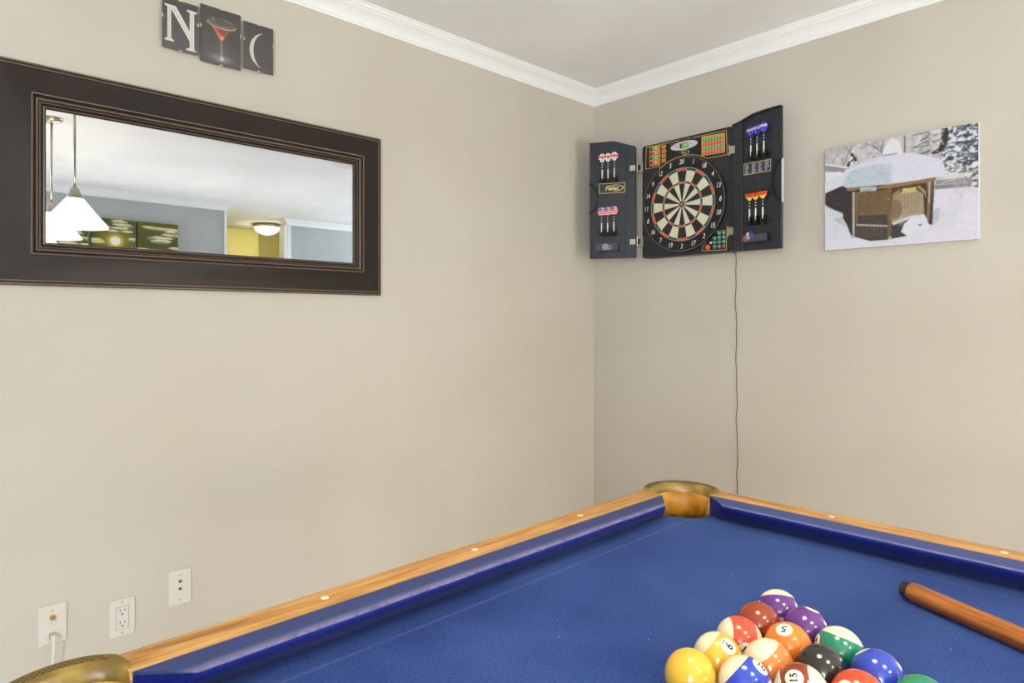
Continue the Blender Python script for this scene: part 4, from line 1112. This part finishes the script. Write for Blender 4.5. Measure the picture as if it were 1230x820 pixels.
# keypad
kp = [(.336, .016), (.456, .012), (.459, .099), (.392, .0995), (.381, .083), (.336, .036)]
bm = NB(); prism(bm, kp, XZ, FACE, FACE - .004); kpo = obj('keypad', bm, M_blackhi, cabn)
bm = NB(); outline(bm, kp, .002, FACE - .0043); obj('keypad_outline', bm, M_goldline, kpo)
cnt = 0
for r_ in range(4):
    for c_ in range(3):
        if r_ == 0 and c_ == 0: continue
        x, z = .3985 + .0232 * c_, .0885 - .0195 * r_ + .0015
        bm = NB(); prism(bm, [(x + .0088 * math.cos(t * PI / 8), z + .0042 * math.sin(t * PI / 8)) for t in range(16)], XZ, FACE - .004, FACE - .0075)
        obj('key', bm, M_red if (r_, c_) == (3, 2) else M_teal, kpo)
bm = NB()
for r_ in range(4):
    for c_ in range(3):
        if r_ == 0 and c_ == 0: continue
        x, z = .3985 + .0232 * c_, .0895 - .0195 * r_
        rect(bm, x - .007, x + .007, z - .0088, z - .0070, FACE - .0043)
obj('key_captions', bm, M_goldline, kpo)
bm = NB(); lathe(bm, [(.0125, FACE - .004), (.0125, FACE - .007), (.010, FACE - .010), (.001, FACE - .0105)], (.364, 0, .030), 24, axis='y'); obj('start_button', bm, mat('red_button', rgb(226, 88, 56), .35), kpo, smooth=True)
bm = NB(); lathe(bm, [(.005, FACE - .004), (.005, FACE - .006), (.001, FACE - .0066)], (.379, 0, .0495), 16, axis='y'); obj('power_button', bm, M_white, kpo, smooth=True)
# speaker slots at the lower left
bm = NB()
for k in range(9):
    z = .020 + k * .0092; x1 = .012 + .012 + (.085 - k * .0085)
    box(bm, .014, max(x1, .03), FACE - .0022, FACE, z, z + .0042)
obj('speaker_slats', bm, M_black, cabn)
# hinges
def hinge(x, z, Mm, s):
    bm = NB(); box(bm, x - .014, x + .013, FACE - .010, FACE - .006, z - .017, z + .017); box(bm, x - .016, x - .010, FACE - .011, FACE - .005, z - .024, z - .006); box(bm, x - .016, x - .010, FACE - .011, FACE - .005, z + .006, z + .024)
    for q in (-.010, .010): lathe(bm, [(.0026, FACE - .010), (.002, FACE - .0122)], (x + .004, 0, z + q), 10, axis='y')
    lathe(bm, [(.0035, FACE - .010), (.0025, FACE - .0135)], (x - .002, 0, z), 10, axis='y')
    obj('hinge', bm, M_nickel, cabn, bevel=.0006)
hinge(.486, .456, None, 1); hinge(.478, .093, None, 1)
def lhinge(z):
    bm = NB()
    box(bm, -.026, -.021, FACE - .014, FACE + .004, z - .020, z + .021); box(bm, -.021, .002, FACE - .006, FACE - .002, z + .014, z + .021)
    box(bm, -.021, .002, FACE - .006, FACE - .002, z - .020, z - .013); box(bm, -.006, .004, FACE - .008, FACE - .002, z - .024, z + .025)
    lathe(bm, [(.0036, z - .024), (.0036, z + .025)], (-.0235, FACE - .014, 0), 12)
    obj('hinge', bm, M_nickel, cabn, bevel=.0008)
lhinge(.462); lhinge(.090)
# power cord down the wall
pts = []
for i in range(64):
    t = i / 63; z = .004 - t * 1.48
    pts.append((.468 + .012 * t + .0022 * math.sin(t * 33) + .0016 * math.sin(t * 71), -.0045 - .0015 * math.sin(t * 50), z))
bm = NB(); tube(bm, [(.462, -.03, .006), (.466, -.018, -.001)] + pts, .0015, 8); obj('power_cord', bm, mat('black_cord', rgb(52, 52, 54), .5), cabn, smooth=True)

# ---- doors: local x runs to the right as seen, -y towards the viewer, hinge at x = 0
def door(left):
    sg = -1 if left else 1
    if left:
        hx, hy, ox, oy = .345, -.0705, .1175, -.1775
        d = Vector((hx - ox, hy - oy, 0)).normalized(); prof = [(.010, 1.509), (.250, 1.511), (.250, 2.110), (.120, 2.107), (.095, 2.099), (.030, 2.076), (.018, 2.074), (.010, 2.066)]
    else:
        hx, hy, ox, oy = .862, -.060, 1.090, -.088
        d = Vector((ox - hx, oy - hy, 0)).normalized(); prof = [(-.008, 1.501), (.228, 1.4955), (.228, 2.096), (.140, 2.096), (.095, 2.092), (.040, 2.077), (.018, 2.072), (-.004, 2.069), (-.008, 2.062)]
    ang = math.atan2(d.y, d.x)
    Mw = Matrix.Translation((hx, hy, 0)) @ Matrix.Rotation(ang, 4, 'Z')
    Ml = Matrix.Translation((-BX, 0, -BZ)) @ Mw
    P = [(sg * s, z) for s, z in prof]
    bm = NB(); prism(bm, P, XZ, .012, 0)
    pn = obj('door', bm, M_door, cabn, M=Ml, bevel=.0025)
    pn['label'] = 'left cabinet door' if left else 'right cabinet door'
    # hinge-side box strip and raised lips
    fx = .061 if left else .044
    s0 = .010 if left else -.008
    zt0 = 2.068 if left else 2.060
    ztf = 2.085 if left else 2.076
    bm = NB(); prism(bm, [(sg * s0, prof[0][1]), (sg * fx, prof[0][1]), (sg * fx, ztf), (sg * s0, zt0)], XZ, 0, -.004 if left else -.007); obj('hinge_strip', bm, M_door, pn, bevel=.0022)
    top = [p for p in P if p[1] > 1.9]
    bm = NB()
    for a, b in zip(top, top[1:]):
        prism(bm, [a, b, (b[0], b[1] - .006), (a[0], a[1] - .006)], XZ, .012, -.010 if not left else -.004)
    obj('top_lip', bm, M_black, pn)
    return Mw, pn
def handle_cut(pn, xs, zc, rx, rz, sg):
    n = 20
    bm = NB()
    o = [(xs - sg * 0 + sg * -1 * rx * math.sin(PI * i / n) * 1, zc + rz * math.cos(PI * i / n)) for i in range(n + 1)]
    i_ = [(xs - sg * (rx - .010) * math.sin(PI * i / n), zc + (rz - .012) * math.cos(PI * i / n)) for i in range(n + 1)]
    for a in range(n): prism(bm, [o[a], o[a + 1], i_[a + 1], i_[a]], XZ, .002, -.006)
    obj('handle_scoop', bm, M_blackhi, pn)
def plaque(pn, pts, y=-.0006):
    bm = NB(); prism(bm, pts, XZ, .002, y); pq = obj('plaque', bm, M_door, pn)
    bm = NB(); outline(bm, pts, .0026, y - .0003); obj('plaque_outline', bm, M_goldline, pq)
    return pq
def dart_holder(pn, x0, x1, z0, z1, xs):
    bm = NB(); box(bm, x0, x1, -.006, .001, z0, z0 + (z1 - z0) * .55)
    for x in xs:
        for q in (-1, 1): box(bm, x + q * .0085 - .0035, x + q * .0085 + .0035, -.022, .001, z0 + .004, z1)
        box(bm, x - .012, x + .012, -.022, -.019, z0 + .004, z0 + (z1 - z0) * .5)
    obj('dart_holder', bm, M_blackhi, pn, bevel=.0006)

# ---- darts
def flag_uk(u, v):
    if abs(u) < .18 or abs(v - .58) < .10: return 0
    if abs(u) < .30 or abs(v - .58) < .19: return 1
    return 2 if abs(abs(u) - abs(v - .58) * 1.6) > .28 else 1
def flag_us(u, v):
    if u < .05 and v > .52: return 2
    return 0 if int(v * 9) % 2 == 0 else 1
def flag_au(u, v):
    if .55 < v < .80 and u < .75: return 0 if .61 < v < .74 and (u * 5) % 1 < .6 else 1
    return 1 if (u + .2) ** 2 + (v - .36) ** 2 < .02 else 2
def flag_de(u, v):
    return 2 if v > .70 else (0 if v > .36 else 1)
FLIGHTS = {'uk': (flag_uk, (rgb(214, 70, 50), rgb(232, 228, 226), rgb(84, 88, 150)), 'shape_a'), 'us': (flag_us, (rgb(206, 80, 66), rgb(230, 222, 218), rgb(104, 100, 160)), 'shape_b'),
           'au': (flag_au, (rgb(206, 110, 90), rgb(226, 220, 226), rgb(62, 62, 190)), 'shape_a'), 'de': (flag_de, (rgb(226, 76, 40), rgb(236, 206, 60), rgb(36, 32, 34)), 'shape_a')}
M_barrel = mat('pale_steel_barrel', rgb(222, 218, 208), 0.35, metal=0.5)
M_shaft2 = mat('black_dart_shaft', rgb(28, 28, 30), 0.35)
M_steel = mat('dark_steel_point', rgb(96, 96, 100), 0.35, metal=1.0)
M_fwhite = mat('pale_flight_back', rgb(226, 224, 232), .5)
def halfw(kind, v):
    if kind == 'shape_b': return .0178 * math.sqrt(max(0, 1 - (2 * v - 1) ** 2 * (1 if v > .5 else .96))) + .0015
    k = [(0, .003), (.42, .0185), (.72, .0200), (.93, .0105), (1, .005)]
    for (a, wa), (b, wb) in zip(k, k[1:]):
        if v <= b: return wa + (wb - wa) * (v - a) / (b - a)
    return .003
proto = {}
def make_dart(kind):
    """origin where the barrel meets the holder; shaft and flight rise above it, point hangs below"""
    fn, cols, shp = FLIGHTS[kind]
    t = bpy.data.objects.new('dart', None); COL.objects.link(t); t.empty_display_size = .02
    ms = [mat('flight_%s_%d' % (kind, i), c, .4) for i, c in enumerate(cols)] + [M_fwhite]
    bm = NB(); nv, nu = 14, 12; z0, fh = .068, .047
    for j in range(nv):
        v0, v1 = j / nv, (j + 1) / nv
        for i in range(nu):
            a, b = -1 + 2 * i / nu, -1 + 2 * (i + 1) / nu
            pts = [(a * halfw(shp, v0), z0 + v0 * fh), (b * halfw(shp, v0), z0 + v0 * fh), (b * halfw(shp, v1), z0 + v1 * fh), (a * halfw(shp, v1), z0 + v1 * fh)]
            flat(bm, pts, -.0002, fn((a + b) / 2, (v0 + v1) / 2))
        w0, w1 = halfw(shp, v0) * .6, halfw(shp, v1) * .6
        quad(bm, [(.0002, -w0, z0 + v0 * fh), (.0002, w0, z0 + v0 * fh), (.0002, w1, z0 + v1 * fh), (.0002, -w1, z0 + v1 * fh)], fn(.42, (v0 + v1) / 2))
    obj('flight', bm, ms, t)
    bm = NB(); lathe(bm, [(.0022, .034), (.0028, .038), (.0020, .046), (.0030, .052), (.0020, .060), (.0024, .072)], (0, 0, 0), 12); obj('shaft', bm, M_shaft2, t, smooth=True)
    bm = NB()
    for z in (.046, .0585): lathe(bm, [(.0026, z - .0025), (.0029, z), (.0026, z + .0025)], (0, 0, 0), 12)
    obj('shaft_rings', bm, M_barrel, t, smooth=True)
    bm = NB(); lathe(bm, [(.0026, -.016), (.0036, -.012), (.0038, .006), (.0038, .030), (.0026, .035)], (0, 0, 0), 14); obj('barrel', bm, M_barrel, t, autosm=.6)
    bm = NB(); lathe(bm, [(.0003, -.046), (.0012, -.030), (.0014, -.016)], (0, 0, 0), 10); obj('point', bm, M_steel, t, smooth=True)
    return t
def dup(root):
    r = root.copy(); COL.objects.link(r)
    for ch in list(root.children):
        c = ch.copy(); COL.objects.link(c); c.parent = r
    return r
def darts(kind, Mw, spots, labels, group):
    base = None
    for q, ((x, z), lab) in enumerate(zip(spots, labels)):
        t = make_dart(kind) if base is None else dup(base)
        base = base or t
        t.matrix_world = Mw @ Matrix.Translation((x, -.0140 - .0012 * q, z)) @ Matrix.Rotation(.16, 4, 'Z')
        tag(t, lab, 'dart', group)

MwL, dL = door(True); MwR, dR = door(False)
for z in (1.9615, 1.5895):
    bm = NB(); box(bm, -.040, -.011, -.0075, -.0038, z - .013, z + .014)
    for qx, qz in ((-.035, .008), (-.035, -.007), (-.017, .008), (-.017, -.007)): lathe(bm, [(.0026, -.0075), (.0018, -.0092)], (qx, 0, z + qz), 10, axis='y')
    obj('hinge_plate', bm, M_nickel, dL, bevel=.0006)
handle_cut(dL, -.250, 1.820, .048, .082, -1); handle_cut(dR, .228, 1.785, .048, .092, 1)
pq = plaque(dL, [(-.198, 1.846), (-.066, 1.844), (-.0655, 1.8925), (-.198, 1.895)])
bm = NB(); cx_, cz_ = -.128, 1.8685
swoosh(bm, cx_ + .006, cz_, .041, -.0010); add_text(bm, 'Halex', .030, lambda x, y: (cx_ - .006 + x * .98, -.0012, cz_ + y), shear=.35, bold=.0012)
obj('wordmark', bm, M_goldline, pq)
pq = plaque(dR, [(.048, 1.834), (.176, 1.831), (.178, 1.879), (.048, 1.882)])
bm = NB(); rr_ = random.Random(3)
for c_ in range(4):
    for k in range(10):
        x0 = .055 + c_ * .0315; z = 1.8765 - k * .0042
        rect(bm, x0, x0 + rr_.uniform(.010, .024), z - .0026, z - .0004, -.0011)
obj('rules_text', bm, mat('faint_white_print', rgb(176, 176, 190), .6), pq)
LS = [(-.180, 1.931), (-.1495, 1.931), (-.1165, 1.934)]
dart_holder(dL, -.197, -.096, 1.899, 1.934, [x for x, _ in LS])
LS2 = [(-.1835, 1.659), (-.1515, 1.659), (-.119, 1.661)]
dart_holder(dL, -.200, -.098, 1.625, 1.660, [x for x, _ in LS2])
RS = [(.091, 1.921), (.122, 1.923), (.155, 1.926)]
dart_holder(dR, .072, .176, 1.889, 1.923, [x for x, _ in RS])
RS2 = [(.0845, 1.644), (.115, 1.644), (.150, 1.644)]
dart_holder(dR, .063, .166, 1.607, 1.644, [x for x, _ in RS2])
pos3 = ('leftmost', 'middle', 'rightmost')
darts('uk', MwL, LS, ['%s of three darts with red cross flights on upper left door' % p for p in pos3], 'red cross darts on the left door')
darts('us', MwL, LS2, ['%s of three darts with striped red and white flights on lower left door' % p for p in pos3], 'striped flight darts on the left door')
darts('au', MwR, RS, ['%s of three darts with blue flights on upper right door' % p for p in pos3], 'blue flight darts on the right door')
darts('de', MwR, RS2, ['%s of three darts with black, red and yellow flights on lower right door' % p for p in pos3], 'tricolour darts on the right door')
# spare-parts trays at the bottom of the doors
def tray(pn, x0, x1, z0, z1):
    bm = NB()
    box(bm, x0, x1, -.016, -.0145, z0, z1); box(bm, x0, x1, -.0145, .001, z0, z0 + .002); box(bm, x0, x0 + .002, -.0145, .001, z0 + .002, z1); box(bm, x1 - .002, x1, -.0145, .001, z0 + .002, z1)
    t = obj('parts_tray', bm, M_clear, pn)
    bm = NB(); box(bm, x1 - .001, x1 + .005, -.017, .001, z0 - .001, z1 + .001) ; box(bm, x0, x1, -.0168, -.016, z0, z0 + .003)
    obj('tray_end', bm, M_blackhi, t)
tray(dL, -.214, -.097, 1.546, 1.585); tray(dR, .045, .170, 1.532, 1.566)
t = empty('spare_tips', 'pale round spare dart parts in tray at the bottom of the left door', 'dart parts'); t.matrix_world = MwL @ Matrix.Translation((-.165, -.008, 1.5495))
bm = NB(); lathe(bm, [(.001, -.004), (.015, -.004), (.017, 0), (.015, .004), (.001, .004)], (0, 0, .020), 24, axis='y'); obj('tip_ring', bm, M_silver, t, autosm=.5)
bm = NB(); lathe(bm, [(.006, -.003), (.012, -.003), (.012, .003), (.006, .003)], (.019, 0, .016), 20, axis='y', cap=False); obj('tip_ring', bm, M_silver, t, autosm=.5)
t = empty('spare_flights', 'red, white and blue spare dart flights in tray on the right door', 'dart flights'); t.matrix_world = MwR @ Matrix.Translation((.075, -.008, 1.535))
for k, (x, z, m, rt) in enumerate(((-.012, .016, M_red, -.3), (.002, .024, M_white, .0), (.017, .028, M_blue, .25))):
    bm = NB(); pts = [(0, -.016), (.011, -.006), (.012, .010), (.004, .019), (-.008, .017), (-.012, -.002)]
    c, s = math.cos(rt), math.sin(rt)
    prism(bm, [(x + a * c - b * s, z + a * s + b * c) for a, b in pts], XZ, -.002 + k * -.0015, -.001 - k * .0015); obj('flight', bm, m, t)
bm = NB(); box(bm, .2285, .2330, -.003, .009, 1.690, 1.872); obj('door_handle', bm, M_silver, dR, bevel=.001)
